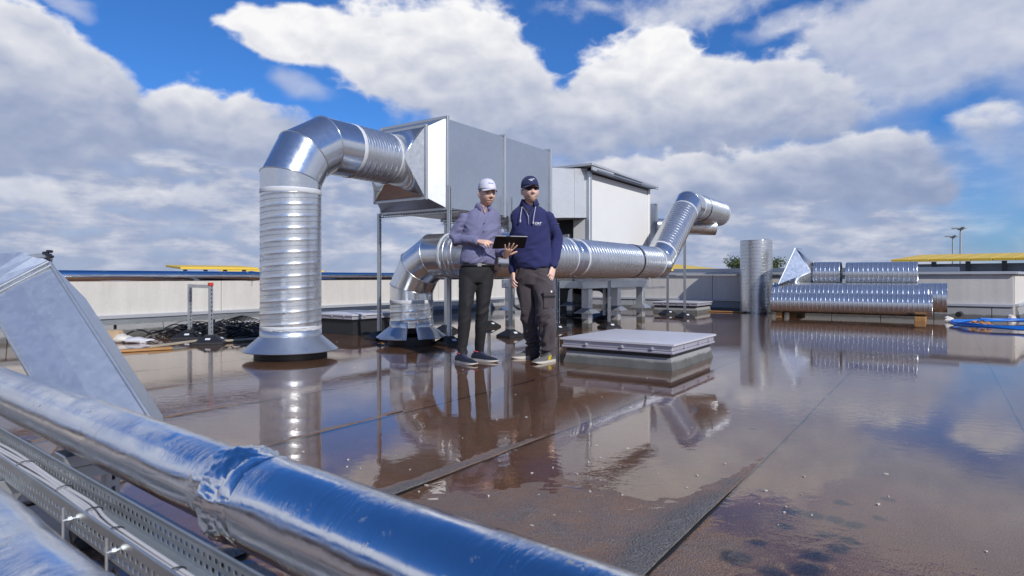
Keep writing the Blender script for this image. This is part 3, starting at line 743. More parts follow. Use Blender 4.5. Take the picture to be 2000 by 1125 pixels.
# ------------------------------------------------------------------ rectangular duct on posts
ZB = 2.32
t = thing('rectangular_duct', SN(SA + 1.9, NA, 1.75), 'large square sheet metal duct raised on posts above the men', 'duct')
sq = rectring(SN(SA + 1.64, NA, ZB - .01), .44, .44)
transition('corner_cones', U, SN(SA + 1.40, NA, ZA), RA - .004, sq, GE, t)
flange(SN(SA + 1.65, NA, ZB - .01), .44, .44, t)
r0, r1 = rectring(SN(SA + 1.66, NA, ZB - .01), .44, .44), rectring(SN(SA + 1.885, NA, ZB), .58, .57)
for i in range(4):
    mb = MB(); a, b = i, (i + 1) % 4; mb.quad(r0[a], r0[b], r1[b], r1[a]); part('reducer_panel', mb, M['bright_panel'] if i == 1 else GS, t, solid=.004)  # near side in lighter metal: the sun it catches, put into its colour
flange(SN(SA + 1.90, NA, ZB), .58, .57, t)
for j, (s0, s1) in enumerate(((1.915, 3.155), (3.19, 4.43))):
    q0, q1 = rectring(SN(SA + s0, NA, ZB), .58, .57), rectring(SN(SA + s1, NA, ZB), .58, .57)
    for i in range(4):
        a, b = i, (i + 1) % 4; mb = MB(); N = 8
        nrm = (q0[b] - q0[a]).cross(U).normalized()
        for u_ in range(N):
            for v_ in range(N):
                def g(x, y):
                    p = q0[a].lerp(q0[b], x).lerp(q1[a].lerp(q1[b], x), y); return p + nrm * (.006 * math.sin(math.pi * x) * math.sin(math.pi * y))
                mb.quad(g(u_ / N, v_ / N), g((u_ + 1) / N, v_ / N), g((u_ + 1) / N, (v_ + 1) / N), g(u_ / N, (v_ + 1) / N))
        part('duct_panel', mb, GS, t, smooth=30)
flange(SN(SA + 3.172, NA, ZB), .58, .57, t); flange(SN(SA + 4.45, NA, ZB), .58, .57, t, w=.04)
# posts and rails that carry it
for (s, n, zt, lab) in ((SA + 1.90, -5.19, 2.03, 'slotted post beside the man in the white cap'), (SA + 1.90, -6.46, 1.74, 'slotted post behind the split rain collar'),
                        (7.42, -5.13, 2.03, 'slotted post standing between the two men'), (7.55, -6.46, 1.74, 'slotted far post seen left of the second riser'),
                        (SA + 4.46, -5.13, 1.74, 'slotted post under the far end of the square duct'), (SA + 4.46, -6.46, 1.74, 'slotted far post under the end of the square duct')):
    post_thing(SN(s, n), zt, lab, rot=.75)
for i, s in enumerate((SA + 1.90, 7.42, SA + 4.46)):
    mb = strut(MB(), SN(s + .045, -6.46, 1.705), SN(s + .045, -5.10, 1.705), face=U)
    o = part('support_rail', mb, GST, solid=.003)
    tag(o, ('slotted rail under the near end of the square duct', 'slotted rail under the middle of the square duct', 'slotted rail under the far end of the square duct')[i], 'rail', 'rails under the square duct')

# ------------------------------------------------------------------ air handling unit
t = thing('air_handling_unit', SN(SA + 6.6, NA, 0), 'white air handling unit on a galvanised stand behind the long spiral duct', 'air handler')
cA = .85
q0, q1 = rectring(SN(SA + 4.47, NA, 2.225), .56, .405), rectring(SN(SA + 5.26, NA, 2.285), .83, .415)
for i in range(4):
    a, b = i, (i + 1) % 4
    for j in range(3):
        mb = MB(); f0, f1 = j / 3, (j + 1) / 3; lift = (q0[b] - q0[a]).cross(U).normalized() * .004 * (j % 2)
        mb.quad(q0[a].lerp(q1[a], f0) + lift, q0[b].lerp(q1[b], f0) + lift, q0[b].lerp(q1[b], f1) + lift, q0[a].lerp(q1[a], f1) + lift)
        part('connector_panel', mb, M['bright_panel'], t, solid=.004)
mb = MB(); mb.box(SN(SA + 6.58, NA, 1.74), 1.29, cA - .02, .91); part('casing', mb, M['dark_steel'], t)
for nm, c, hx, hy, ax, ay in (('side_panel', SN(SA + 6.58, NA + cA, 0), 1.25, .02, U, V), ('side_panel', SN(SA + 6.58, NA - cA, 0), 1.25, .02, U, V),
                              ('end_panel', SN(SA + 7.88, NA, 0), .02, cA - .06, U, V)):
    mb = MB(); mb.box(c + UP * 1.74, hx, hy, .89, ax, ay); part(nm, mb, M['white_paint'], t, bevel=.012)
mb = MB(); mb.box(SN(SA + 5.285, NA, 2.285), .015, .835, .43, U, V); part('end_panel', mb, M['bright_panel'], t)
mb = MB(); mb.box(SN(SA + 5.27, NA + .70, 1.36), .02, .13, .49, U, V); part('end_panel', mb, M['white_paint'], t, bevel=.008)
mb = MB(); mb.box(SN(SA + 5.25, NA, 1.50), .03, .50, .10, U, V); part('louvre', mb, GS, t, bevel=.005)
for sg in (-1, 1):
    for s in (5.29, 7.87):
        mb = MB(); mb.box(SN(SA + s, NA + sg * cA, 1.74), .045, .045, .92, U, V); part('corner_post', mb, M['white_paint'] if s > 6 else GST, t, bevel=.012)
mb = MB(); a = [SN(SA + 5.10, NA + 1.02, 2.72), SN(SA + 8.06, NA + 1.02, 2.68), SN(SA + 8.06, NA - 1.02, 2.68), SN(SA + 5.10, NA - 1.02, 2.72)]
mb.hexa(a + [p + UP * .045 for p in a]); rf = part('rain_roof', mb, M['coping_metal'], t, bevel=.006)
for s0, s1 in ((5.12, 5.95), (5.98, 7.2), (7.23, 8.05)):
    mb = MB(); mb.box(SN(SA + (s0 + s1) / 2, NA + 1.0, 2.675), (s1 - s0) / 2, .012, .03, U, V); part('gutter_strip', mb, M['coping_metal'] if s0 != 5.98 else M['dark_steel'], rf)
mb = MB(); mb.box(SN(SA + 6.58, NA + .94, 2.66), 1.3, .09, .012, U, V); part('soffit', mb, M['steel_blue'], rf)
mb = MB(); mb.box(SN(SA + 8.32, NA + .25, 2.0), .40, .45, .42); part('outlet_box', mb, GS, t, bevel=.006); flange(SN(SA + 8.72, NA + .25, 2.0), .45, .42, t, w=.03)
# stand
for n in (-5.0, -6.6):
    mb = MB(); mb.box(SN(SA + 6.5, n, .735), 1.42, .04, .075, U, V); part('stand_beam', mb, GST, t, bevel=.006)
for s in (5.12, 6.55, 7.9):
    mb = MB(); mb.box(SN(SA + s, -5.8, .735), .04, .755, .07, U, V); part('cross_beam', mb, GST, t, bevel=.006)
for s in (5.3, 6.45, 7.6):
    for n in (-5.0, -6.6):
        c = SN(SA + s, n, 0); mb = MB(); mb.box(c + UP * .40, .07, .07, .26, U, V); leg = part('leg', mb, GST, t, bevel=.006)
        mb = MB(); mb.loft([[c + U * (x * r) + V * (y * r) + UP * z for x, y in ((-1, -1), (1, -1), (1, 1), (-1, 1))] for z, r in ((.245, .165), (.25, .165), (.325, .078), (.33, .072))]); part('rain_hat', mb, GST, leg)
        mb = MB(); mb.box(c + UP * .11, .066, .066, .13, U, V); part('sleeve', mb, M['bitumen_upstand'], leg, bevel=.005)
post_thing(at(1085, 640, 10.2), .80, 'broad grey post right of the man in navy fleece', face=-V, w=.10, foot_w=.17)
post_thing(at(1190, 640, 10.55), .80, 'slotted post under the clamp of the long spiral duct', rot=.4)
mb = strut(MB(), SN(8.6, -4.75, .815), SN(11.4, -4.75, .815), face=V); tag(part('support_rail', mb, GST, solid=.003), 'slotted rail running beneath the long spiral duct', 'rail')

# square-to-round piece left standing under the unit
c = SN(SA + 7.4, -6.1, .34); tl = (U + UP * .12).normalized(); zz = (UP - U * .12).normalized()
sq = [c - V * .72 - zz * .34, c + V * .72 - zz * .34, c + V * .72 + zz * .32, c - V * .72 + zz * .32]
t = thing('duct_transition', (c.x, c.y, 0), 'dark square-to-round duct piece standing under the white unit', 'duct piece')
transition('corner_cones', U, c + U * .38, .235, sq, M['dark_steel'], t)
part('round_collar', MB().loft([[c + U * f + (V * math.cos(k * math.pi / 20) + UP * math.sin(k * math.pi / 20)) * .235 for k in range(40)] for f in (.38, .46)], False, False), GS, t, smooth=40, solid=.004)

# ------------------------------------------------------------------ second riser and the long spiral duct
B = Vector((-1.30, 8.10, 0)); SB, NB = B.dot(U), B.dot(V); RB = .275; ZD = 1.125; ND = -4.30
t = thing('spiral_duct_run', B, 'long spiral duct running behind the men from a low riser to an angled outlet', 'duct')
curb(B, .30, .10, t)
cone(B, .445, RB + .003, .085, .225, t, gap=(-14, 44))
cone(B + Vector((-.03, -.012, .0)), .45, RB + .005, .082, .222, t, gap=(45, 55))
part('spiral_pipe', spiral(B + UP * .22, B + UP * .545, RB, pitch=.11), GD, t, smooth=40)
band(B + UP * .545, UP, RB, .045, M['sealant_tape'], t)
rc2 = .55; zc2 = ZD - rc2
def b2(an): return SN(SB, NB + rc2 - rc2 * k15 * math.cos(an), zc2 + rc2 * k15 * math.sin(an))
def b3(an): return SN(SB + .45 - .45 * k15 * math.cos(an), ND - .45 + .45 * k15 * math.sin(an), ZD)
mitred([B + UP * .545, b2(R(15)), b2(R(45)), b2(R(75)), SN(SB, NB + rc2 + .12, ZD)], RB + .001, t, GE)
band(SN(SB, NB + rc2 + .13, ZD), V, RB, .04, M['sealant_tape'], t)
part('spiral_pipe', spiral(SN(SB, NB + rc2 + .12, ZD), SN(SB, ND - .45, ZD), RB - .001), GD, t, smooth=40)
mitred([SN(SB, ND - .46, ZD), b3(R(15)), b3(R(45)), b3(R(75)), SN(SB + .62, ND, ZD)], RB + .001, t, GE)
part('spiral_pipe', spiral(SN(SB + .6, ND, ZD), SN(7.45, ND, ZD), RB - .001, pitch=.083, h=.006, mid=False), GD, t, smooth=40)
band(SN(7.45, ND, ZD), U, RB, .04, M['sealant_tape'], t); band(SN(7.78, ND, ZD), U, RB, .05, M['sealant_tape'], t)
mitred([SN(7.45, ND, ZD), SN(7.78, ND, ZD)], RB + .001, t, GE, name='pipe_collar')
part('ridge', ringtube(SN(7.58, ND, ZD), U, RB + .002, .005), GE, t, smooth=60)
S1, S2, Z2, S3 = 10.95, 12.60, 2.33, 14.75
part('spiral_pipe', spiral(SN(7.78, ND, ZD), SN(9.72, ND, ZD), RB - .001, pitch=.083, h=.006, mid=False), GD, t, smooth=40)
band(SN(9.72, ND, ZD), U, RB, .035, M['rubber'], t, name='clamp', h=.010)
part('spiral_pipe', spiral(SN(9.72, ND, ZD), SN(S1 - .26, ND, ZD), RB - .001, pitch=.083, h=.006, mid=False), GD, t, smooth=40)
band(SN(S1 - .26, ND, ZD), U, RB, .04, M['sealant_tape'], t)
dg = (SN(S2, ND, Z2) - SN(S1, ND, ZD)).normalized()
mitred([SN(S1 - .26, ND, ZD), SN(S1, ND, ZD), SN(S1, ND, ZD) + dg * .28], RB + .001, t, GE)
e0, e1 = SN(S1, ND, ZD) + dg * .28, SN(S2, ND, Z2) - dg * .30
band(e0, dg, RB, .04, M['sealant_tape'], t); band(e1, dg, RB, .04, M['sealant_tape'], t)
part('spiral_pipe', spiral(e0, e1, RB - .001, pitch=.083, h=.006, mid=False), GD, t, smooth=40)
mitred([e1, SN(S2, ND, Z2), SN(S2 + .32, ND, Z2)], RB + .001, t, GE)
band(SN(S2 + .34, ND, Z2), U, RB, .04, M['sealant_tape'], t)
part('spiral_pipe', spiral(SN(S2 + .32, ND, Z2), SN(S3, ND, Z2), RB - .001, pitch=.083, h=.006, mid=False), GD, t, smooth=40, solid=.004)
band(SN(S2 + .72, ND, Z2), U, RB, .03, M['rubber'], t, name='clamp', h=.010); band(SN(S3 - .03, ND, Z2), U, RB, .05, M['sealant_tape'], t)
post_thing(SN(S2 + .45, ND - .22), 2.06, 'tall slotted post under the angled duct outlet', rot=.4)
post_thing(at(1304, 612, 14.4), 1.05, 'short slotted post left of the tall outlet post', rot=.4)
post_thing(SN(11.2, -5.5), 1.60, 'slanting shaded post behind the angled duct')
o = part('spiral_offcut', spiral(SN(13.5, -5.45, 2.02), SN(14.3, -4.25, 1.98), .17, pitch=.08), GD, smooth=40, solid=.004)
tag(o, 'thin spiral duct crossing under the angled outlet', 'duct')
mb = strut(MB(), SN(11.6, -5.4, .62), SN(14.2, -5.4, .62), face=V); tag(part('support_rail', mb, GST, solid=.003), 'short slotted rail between posts before the back wall', 'rail')

# ------------------------------------------------------------------ skylights
def skylight(s0, s1, n0, n1, h, zl, label, dark=False):
    c = SN((s0 + s1) / 2, (n0 + n1) / 2); t = thing('skylight', c, label, 'skylight'); hs, hn = (s1 - s0) / 2, (n1 - n0) / 2
    cm = M['rubber'] if dark else M['bitumen_upstand']
    for sg in (-1, 1):
        for ax, ha, hb, oth in ((V, hn, hs, U), (U, hs, hn, V)):
            mb = MB(); i = ax * sg; w = hb + .0
            lo = [c + i * (ha + .03) - oth * (w + .03), c + i * (ha + .03) + oth * (w + .03), c + i * (ha - .05) + oth * (w - .05), c + i * (ha - .05) - oth * (w - .05)]
            hi = [c + i * (ha - .01) - oth * (w - .012), c + i * (ha - .01) + oth * (w - .012), c + i * (ha - .05) + oth * (w - .05), c + i * (ha - .05) - oth * (w - .05)]
            mb.hexa([p - UP * .03 for p in lo] + [p + UP * (h - .03) for p in hi]); part('curb_side', mb, cm, t)
    mb = MB(); mb.box(c + UP * (h - .018), hs - .005, hn - .005, .018, U, V); part('seal', mb, M['black_plastic'], t)
    mb = MB()
    for z, e, th in ((h + .012, .035, .012), (h + (zl - h) * .55, .025, (zl - h) * .30)):
        mb.box(c + UP * z, hs + e, hn + e, th, U, V)
    lid = part('lid', mb, M['lid_frame'], t, bevel=.006)
    mb = MB(); rings = []
    for e, z in ((.045, zl - .022), (.045, zl - .004), (.02, zl), (-.15, zl + .004), (-.4, zl + .008)):
        rings.append([c + U * (x * (hs + e)) + V * (y * (hn + e)) + UP * z for x, y in ((-1, -1), (1, -1), (1, 1), (-1, 1))])
    mb.loft(rings); part('pane', mb, M['lid_plastic'], lid, smooth=20)
    for sg in (-1, 1):
        for f in (-.55, .15, .7):
            mb = MB(); mb.box(c - U * (sg * 0) + V * (hn + .035) * 1 + U * (f * hs) + UP * (h + .045), .012, .014, .014, U, V) if sg > 0 else mb.box(c - U * (hs + .035) + V * (f * hn) + UP * (h + .045), .014, .012, .014, U, V)
            part('clip', mb, M['lid_frame'], lid, bevel=.003)
    return t
f0 = Vector((1.457, 5.743, 0)); s_, n_ = f0.dot(U), f0.dot(V)
skylight(s_, s_ + 1.2, n_ - 1.10, n_, .150, .250, 'low grey skylight right of the two men')
f0 = Vector((4.35, 14.75, 0)); s_, n_ = f0.dot(U), f0.dot(V)
skylight(s_, s_ + 1.05, n_ - 1.05, n_, .17, .26, 'far grey skylight in front of the back parapet')
f0 = Vector((-2.38, 9.35, 0)); s_, n_ = f0.dot(U), f0.dot(V)
skylight(s_, s_ + .9, n_ - 1.0, n_, .22, .30, 'dark curbed roof hatch behind the tall upright duct', True)

# ------------------------------------------------------------------ loose ducts stacked by the back wall
def loose(p0, p1, rad, label, group, pitch=.09, h=.006, name='spiral_duct'):
    o = part(name, spiral(p0, p1, rad, pitch=pitch, h=h, mid=False), GD, smooth=40, solid=.005); return tag(o, label, 'duct', group)
G = 'loose spiral ducts by the back parapet'
loose(Vector((5.93, 15.2, 0)), Vector((5.93, 15.2, 1.745)), .365, 'spiral duct standing upright against the back parapet', G, pitch=.085)
loose(SN(14.55, -3.08, .31), SN(14.55, -.16, .31), .215, 'slimmest spiral duct lying lowest at the front of the stack', G, pitch=.085, h=.006)
loose(SN(15.06, -3.15, .43), SN(15.06, -.22, .43), .30, 'thick spiral duct in the bottom row behind the slim one', G)
loose(SN(15.68, -2.95, .43), SN(15.68, .08, .43), .30, 'rearmost bottom duct whose end sticks out furthest right', G)
loose(SN(15.37, -2.36, .93), SN(15.37, -1.83, .93), .262, 'short spiral duct joined to the pointed transition on top', G)
loose(SN(15.34, -1.72, .92), SN(15.34, -.42, .92), .256, 'longer spiral duct lying on top of the stack', G)
nb = at(1520, 555, 13.9); nt = at(1553, 484, 14.05); dep = U * .78
sq = [nb, nb + dep, nt + dep, nt]
t = thing('duct_transition', (nb.x, nb.y, .7), 'pointed square-to-round transition perched left on the duct stack', 'duct piece')
transition('corner_cones', V, SN(15.37, -2.40, .93), .258, sq, GD, t)
mb = MB()
for i in range(4): mb.tube([sq[i], sq[(i + 1) % 4]], .014, 6)
part('rim', mb, GST, t)
for s, n, hs, hn, lab in ((14.62, -2.93, .16, .06, 'short timber block under the left end of the stack'), (15.1, -.36, .75, .09, 'timber bearer under the right end of the stack'), (15.3, -2.7, .55, .07, 'timber bearer under the rear left of the stack')):
    mb = MB(); mb.box(SN(s, n, .045), hs, hn, .05, U, V); tag(part('timber_block', mb, M['wood'], bevel=.006), lab, 'timber', 'timber blocks under the ducts')
mb = MB(); mb.tube([SN(15.5, .26, .10), SN(15.9, .30, .10)], .055, 14); tag(part('pipe_end', mb, M['rubber'], smooth=40), 'small black pipe end right of the stack', 'pipe')
mb = MB(); mb.box(SN(15.5, -4.45, .018), .05, .55, .012, U, V); tag(part('plank', mb, M['wood'], bevel=.004), 'thin brown plank left of the standing duct', 'plank', 'planks on the roof')

# blue hose coil
def hose():
    pts = []; c = Vector((8.95, 10.55, 0)); N = 150
    for i in range(N):
        a = math.pi * .35 + i / (N - 1) * 2 * math.pi * 3.1; turn = i / (N - 1)
        rx = 1.36 - .16 * turn + .07 * math.sin(a * 1.7 + 1); ry = 1.12 + .20 * math.sin(turn * 7) + .05 * math.cos(a * 2.3)
        pts.append(c + Vector((math.cos(a) * rx, math.sin(a) * ry, .035 + .03 * turn + .018 * math.sin(a * 3.1) ** 2)))
    mb = MB(); mb.tube(pts, .019, 10); return tag(part('hose', mb, M['blue_hose'], smooth=60), 'coiled bright blue hose on the wet roof at right', 'hose')
hose()
mb = MB(); g = ground(1917, 638)
for i in range(14):
    a = random.uniform(0, 6.3); q = Vector((math.cos(a), math.sin(a), .3)).normalized(); p = g + Vector((random.uniform(-.13, .13), random.uniform(-.1, .1), random.uniform(.03, .09))); w_ = q.orthogonal().normalized() * .035
    mb.quad(p - q * .07, p + w_ + UP * .01, p + q * .07, p - w_ + UP * .012)
tag(part('dry_leaves', mb, M['leaf_brown'], solid=.002), 'clump of dry brown leaves inside the hose coil', 'leaves')
for px, py, lab in ((1853, 625, 'white crumpled litter left of the hose coil'), (1976, 621, 'white crumpled litter at the parapet corner')):
    mb = MB(); g = ground(px, py + 4); mb.ell(g + UP * .05, Vector((.09, .02, 0)), Vector((0, .06, .01)), Vector((.02, 0, .05)), 10, 6)
    for v in mb.v: v += Vector((random.uniform(-.02, .02), random.uniform(-.02, .02), random.uniform(-.015, .015)))
    tag(part('litter', mb, M['tarp']), lab, 'litter', 'litter on the roof')
# ------------------------------------------------------------------ foil-wrapped pipe along the left parapet
def foil_tube(path_fn, L, rad_fn, name, parent, crumple=None, step=.02, seg=64, seed=0, mat=None):
    """tube along a straight axis with crumpled foil; UV: metres along, turns round"""
    n = int(L / step) + 1; verts = []; faces = []; uvs = []
    p0, d = path_fn; d = d.normalized(); a, b = frame_of(d)
    for i in range(n):
        x = L * i / (n - 1)
        for k in range(seg):
            an = 2 * math.pi * k / seg; o = a * math.cos(an) + b * math.sin(an); p = p0 + d * x
            r = rad_fn(x); q = p + o * r
            amp = .0007 + (crumple(x) if crumple else 0)
            dis = noise.noise(Vector((x * 9, math.cos(an) * 2.2, math.sin(an) * 2.2 + seed))) * amp
            if amp > .003: dis += (abs(noise.noise(Vector((x * 52, math.cos(an) * 6, math.sin(an) * 6 + seed)))) - .22) * amp * 1.0
            verts.append(q + o * dis); uvs.append((x, k / seg))
    mb = MB(); mb.v = verts
    for i in range(n - 1):
        for k in range(seg):
            q = i * seg + k; q2 = i * seg + (k + 1) % seg
            mb.f.append((q, q2, q2 + seg, q + seg)); mb.mi.append(0)
    me = mb.mesh(name, 180); uv = me.uv_layers.new(name='UVMap')
    for lp in me.loops: uv.data[lp.index].uv = uvs[lp.vertex_index]
    return link(name, me, mat or M['foil'], parent)
t = thing('wall_pipe', SN(2, -8.3, .873), 'thin foil-wrapped pipe running along the left parapet', 'pipe')
foil_tube((SN(-1.5, -8.3, .873), U), 17.0, lambda x: .067 + .006 * math.exp(-((x - 6.87) / .05) ** 2), 'pipe_wrap', t, crumple=lambda x: .006 * math.exp(-((x - 6.87) / .10) ** 2), step=.05, seg=32)
# stand with the red cap
t = thing('pipe_stand', SN(4.5, -8.2, 0), 'slotted pipe stand with one red end cap left of the tall duct', 'stand')
pa, pb = Vector((-3.91, 8.12, 0)), Vector((-4.52, 8.78, 0))
for p in (pa, pb):
    part('leg', strut(MB(), p + UP * .06, p + UP * .76, face=V), GST, t, solid=.003); foot(p, t, w=.20, h=.10, rot=.2)
part('crossbar', strut(MB(), pa + UP * .735 , pb + UP * .735, face=-UP), GST, t, solid=.003)
mb = MB(); mb.box(pa + UP * .765, .026, .026, .022); part('end_cap', mb, M['red_cap'], t, bevel=.004)
mb = MB(); m_ = SN(5.37, -8.3, .80); mb.tube([m_ - UP * .07, m_], .007, 8); part('clamp_bolt', mb, GST, t)

# ------------------------------------------------------------------ perforated cable trays
def tray(p0, d, L, w, h, name, label, pitch=.05, rows=4, side=None, mat='tray_zinc', hole=(.55, .5)):
    """open tray: bottom and two sides with slots; p0 = centre of bottom at start"""
    d = d.normalized(); x = side or Vector((d.y, -d.x, 0)); t = thing(name, p0 + d * (L / 2), label, 'cable tray')
    def plate(o, ax, width, nrow, nm, off=0.0):
        mb = MB(); n = int(L / pitch)
        margin = .14 * width; rw = (width - 2 * margin) / nrow
        mb.quad(o, o + d * L, o + d * L + ax * margin, o + ax * margin); mb.quad(o + ax * (width - margin), o + d * L + ax * (width - margin), o + d * L + ax * width, o + ax * width)
        for r_ in range(nrow):
            y0 = margin + rw * r_; ym = y0 + rw * hole[1]; y1 = y0 + rw
            mb.quad(o + ax * ym, o + d * L + ax * ym, o + d * L + ax * y1, o + ax * y1)
            for i in range(n + 1):
                a = max(0, (i + (.5 if (r_ + off) % 2 else 0) - hole[0]) * pitch); b = min(L, (i + (.5 if (r_ + off) % 2 else 0) + (1 - 2 * hole[0])) * pitch)
                if b > a: mb.quad(o + d * a + ax * y0, o + d * b + ax * y0, o + d * b + ax * ym, o + d * a + ax * ym)
        return part(nm, mb, M[mat], t, solid=.0016)
    plate(p0 - x * (w / 2), x, w, rows, 'tray_bottom'); plate(p0 - x * (w / 2), UP, h, 2, 'tray_side'); plate(p0 + x * (w / 2), UP, h, 2, 'tray_side', 1)
    for sg in (-1, 1):
        mb = MB(); mb.tube([p0 + x * (sg * (w / 2 - .003)) + UP * h, p0 + x * (sg * (w / 2 - .003)) + UP * h + d * L], .0032, 8); part('rolled_edge', mb, M[mat], t, smooth=60)
    return t
t = tray(SN(.5, -9.62, .19), U, 13.0, .16, .06, 'wall_cable_tray', 'low cable tray running along the foot of the left parapet', pitch=.12, rows=2)
for i in range(9):
    mb = MB(); p = SN(1.2 + i * 1.45, -9.62, 0); mb.box(p + UP * .09, .012, .02, .10, U, V); part('tray_leg', mb, M['dark_steel'], t)

# ------------------------------------------------------------------ foreground: foil pipes and cable tray
WD = Vector((-.779, .6266, 0)).normalized(); E1 = Vector((.6266, .779, 0)).normalized()
def FG(e, k, z): return E1 * e + WD * k + UP * z
KJ = 1.282
t = thing('foil_pipe', FG(.697, 1.3, .39), 'foil-wrapped insulated pipe crossing the foreground with a crumpled joint', 'pipe')
p0 = FG(.697, 7.2, .39); L1 = 7.2 - KJ
foil_tube((p0, -WD), L1, lambda x: .085 + .003 * noise.noise(Vector((x * 3, 4, 0))), 'pipe_wrap', t, crumple=lambda x: .0065 * math.exp(-((x - L1) / .12) ** 2) + .0020 * max(0, noise.noise(Vector((x * 2.1, 0, 0)))), step=.01, seg=112, seed=1)
p1 = FG(.697, KJ + .03, .388)
foil_tube((p1, -WD), KJ + .03 + .75, lambda x: .0945 + .010 * math.exp(-(x / .05) ** 2) + .002 * noise.noise(Vector((x * 3, 1, 0))), 'pipe_wrap', t, crumple=lambda x: .006 * math.exp(-((x - .02) / .075) ** 2) + .0003, step=.008, seg=128, seed=5)
band(FG(.697, KJ - .055, .388), WD, .0955, .05, M['foil'], t, name='joint_tape', h=.0016)
t = thing('foil_pipe', FG(.235, 1.0, .43), 'foil-wrapped pipe cut off by the bottom left corner', 'pipe')
foil_tube((FG(.235, 7.2, .428), -WD), 7.2, lambda x: .085 + .004 * noise.noise(Vector((x * 4, 9, 0))), 'pipe_wrap', t, crumple=lambda x: .002 + .006 * math.exp(-((x - 6.45) / .1) ** 2), step=.012, seg=72, seed=8)
TW = Vector((-.779, .6266, 0))
t = tray(FG(.55, -.25, .26), WD, 7.2, .10, .06, 'foreground_cable_tray', 'perforated zinc cable tray with pale cables in the left foreground', pitch=.026, rows=5, side=E1)
for sg, kk in ((-1, 1.45), (-1, 1.72)):
    mb = MB(); q = FG(.5 - .002, kk, .295); mb.tube([q - E1 * .022, q + E1 * .012], .0035, 8); mb.tube([q - E1 * .012, q - E1 * .004], .007, 6); mb.tube([q - UP * .045 - E1 * .02, q + UP * .03 - E1 * .02], .003, 8)
    part('threaded_bolt', mb, GST, t, smooth=40)
for i, e in enumerate((.553, .562, .571, .58)):
    mb = MB(); pts = []
    for j in range(120):
        k_ = 6.9 - j * .06; sh = .012 * math.tanh((k_ - 1.78) * 14) - .006
        pts.append(FG(e + sh + .003 * math.sin(j * .33 + i), k_, .2685 + .0035 * (i % 2) + .002 * math.sin(j * .5 + i)))
    mb.tube(pts, .0046, 8); o = part('tray_cable', mb, M['cable_white'], smooth=60)
    tag(o, ('pale tray cable lying farthest from the foil pipe', 'third pale tray cable counted from the foil pipe', 'second pale tray cable counted from the foil pipe', 'pale tray cable lying closest to the foil pipe')[i], 'cable', 'cables in the foreground tray')
for kk, lab in ((2.42, 'black cable tie nearest the left edge in the foreground tray'), (2.05, 'black cable tie second from the left edge in the tray'), (1.80, 'black cable tie just before the bend in the pale cables'), (1.62, 'black cable tie just after the bend in the pale cables'), (1.30, 'black cable tie nearest the bottom edge in the foreground tray')):
    sh = .012 * math.tanh((kk - 1.78) * 14) - .006; mb = MB(); c = FG(.566 + sh, kk, .272)
    mb.tube([c + E1 * (.022 * math.cos(a)) + UP * (.0105 * math.sin(a)) for a in [i * math.pi / 8 for i in range(17)]], .0016, 6); tag(part('cable_tie', mb, M['cable_black']), lab, 'cable tie', 'cable ties in the foreground tray')
for i, (kk, lab) in enumerate(((.62, 'slotted bracket carrying tray and pipe near the bottom edge'), (2.35, 'slotted bracket carrying tray and pipe at far left'), (5.2, 'slotted bracket carrying tray and pipe beyond the left edge'))):
    t = thing('pipe_bracket', FG(.55, kk, 0), lab, 'bracket', 'brackets under the foreground pipes')
    part('crossbar', strut(MB(), FG(.12, kk, .235), FG(.84, kk, .235), face=-UP), GST, t, solid=.003)
    for e in (.16, .80):
        part('leg', strut(MB(), FG(e, kk + .04, .05), FG(e, kk + .04, .26), face=-WD), GST, t, solid=.003); foot(FG(e, kk + .04, 0), t, w=.11, h=.08, rot=.67, label=False)
    mb = MB(); mb.box(FG(.697, kk, .28), .05, .055, .022, WD, E1); part('pipe_saddle', mb, GST, t, bevel=.004)

# ------------------------------------------------------------------ slanted duct section at far left
Aq, Dq = Vector((-2.88, 3.90, .95)), Vector((-3.15, 3.75, .75)); ax = Vector((.93, -.5, -.88)); wd = (Dq - Aq); nn = ax.cross(wd).normalized()
if nn.y < 0: nn = -nn                                   # into the box, away from the camera
t = thing('slanted_duct', Aq + ax, 'slanted galvanised duct section leaning at the left edge behind the foil pipe', 'duct')
axn = ax.normalized(); Lx = ax.length + .05; dpt = .44
wdn = wd.normalized(); W2 = wd.length * 1.02
def SD(a, w, d_): return Aq + axn * a + wdn * w + nn * d_
def panel(name, f, nu=1, nv=1, bul=.006, mat=None, dirv=None):
    mb = MB()
    for i in range(nu):
        for j in range(nv):
            def g(x, y): return f(x, y) + (dirv or Vector()) * (bul * (abs(2 * y - 1) - .5))
            mb.quad(g(i / nu, j / nv), g((i + 1) / nu, j / nv), g((i + 1) / nu, (j + 1) / nv), g(i / nu, (j + 1) / nv))
    return part(name, mb, mat or M['galvanised_flat'], t, solid=.003)
panel('face_panel', lambda x, y: SD(x * Lx, y * W2, 0), dirv=nn, nv=2, bul=.010, nu=1)
panel('side_panel', lambda x, y: SD(x * Lx, 0, y * dpt)); panel('side_panel', lambda x, y: SD(x * Lx, W2, y * dpt)); panel('back_panel', lambda x, y: SD(x * Lx, y * W2, dpt))
for w_, nm in ((0, 'edge_bead'), (W2, 'edge_bead')):
    mb = MB(); mb.tube([SD(.0, w_, -.002), SD(Lx, w_, -.002)], .011, 10); part(nm, mb, GST, t, smooth=60)
mb = MB(); mb.tube([SD(.03, 0, -.006), SD(.03, W2, -.006)], .010, 8); mb.tube([SD(-.005, 0, -.006), SD(-.005, W2, -.006)], .012, 8); part('flange_beads', mb, GST, t, smooth=60)
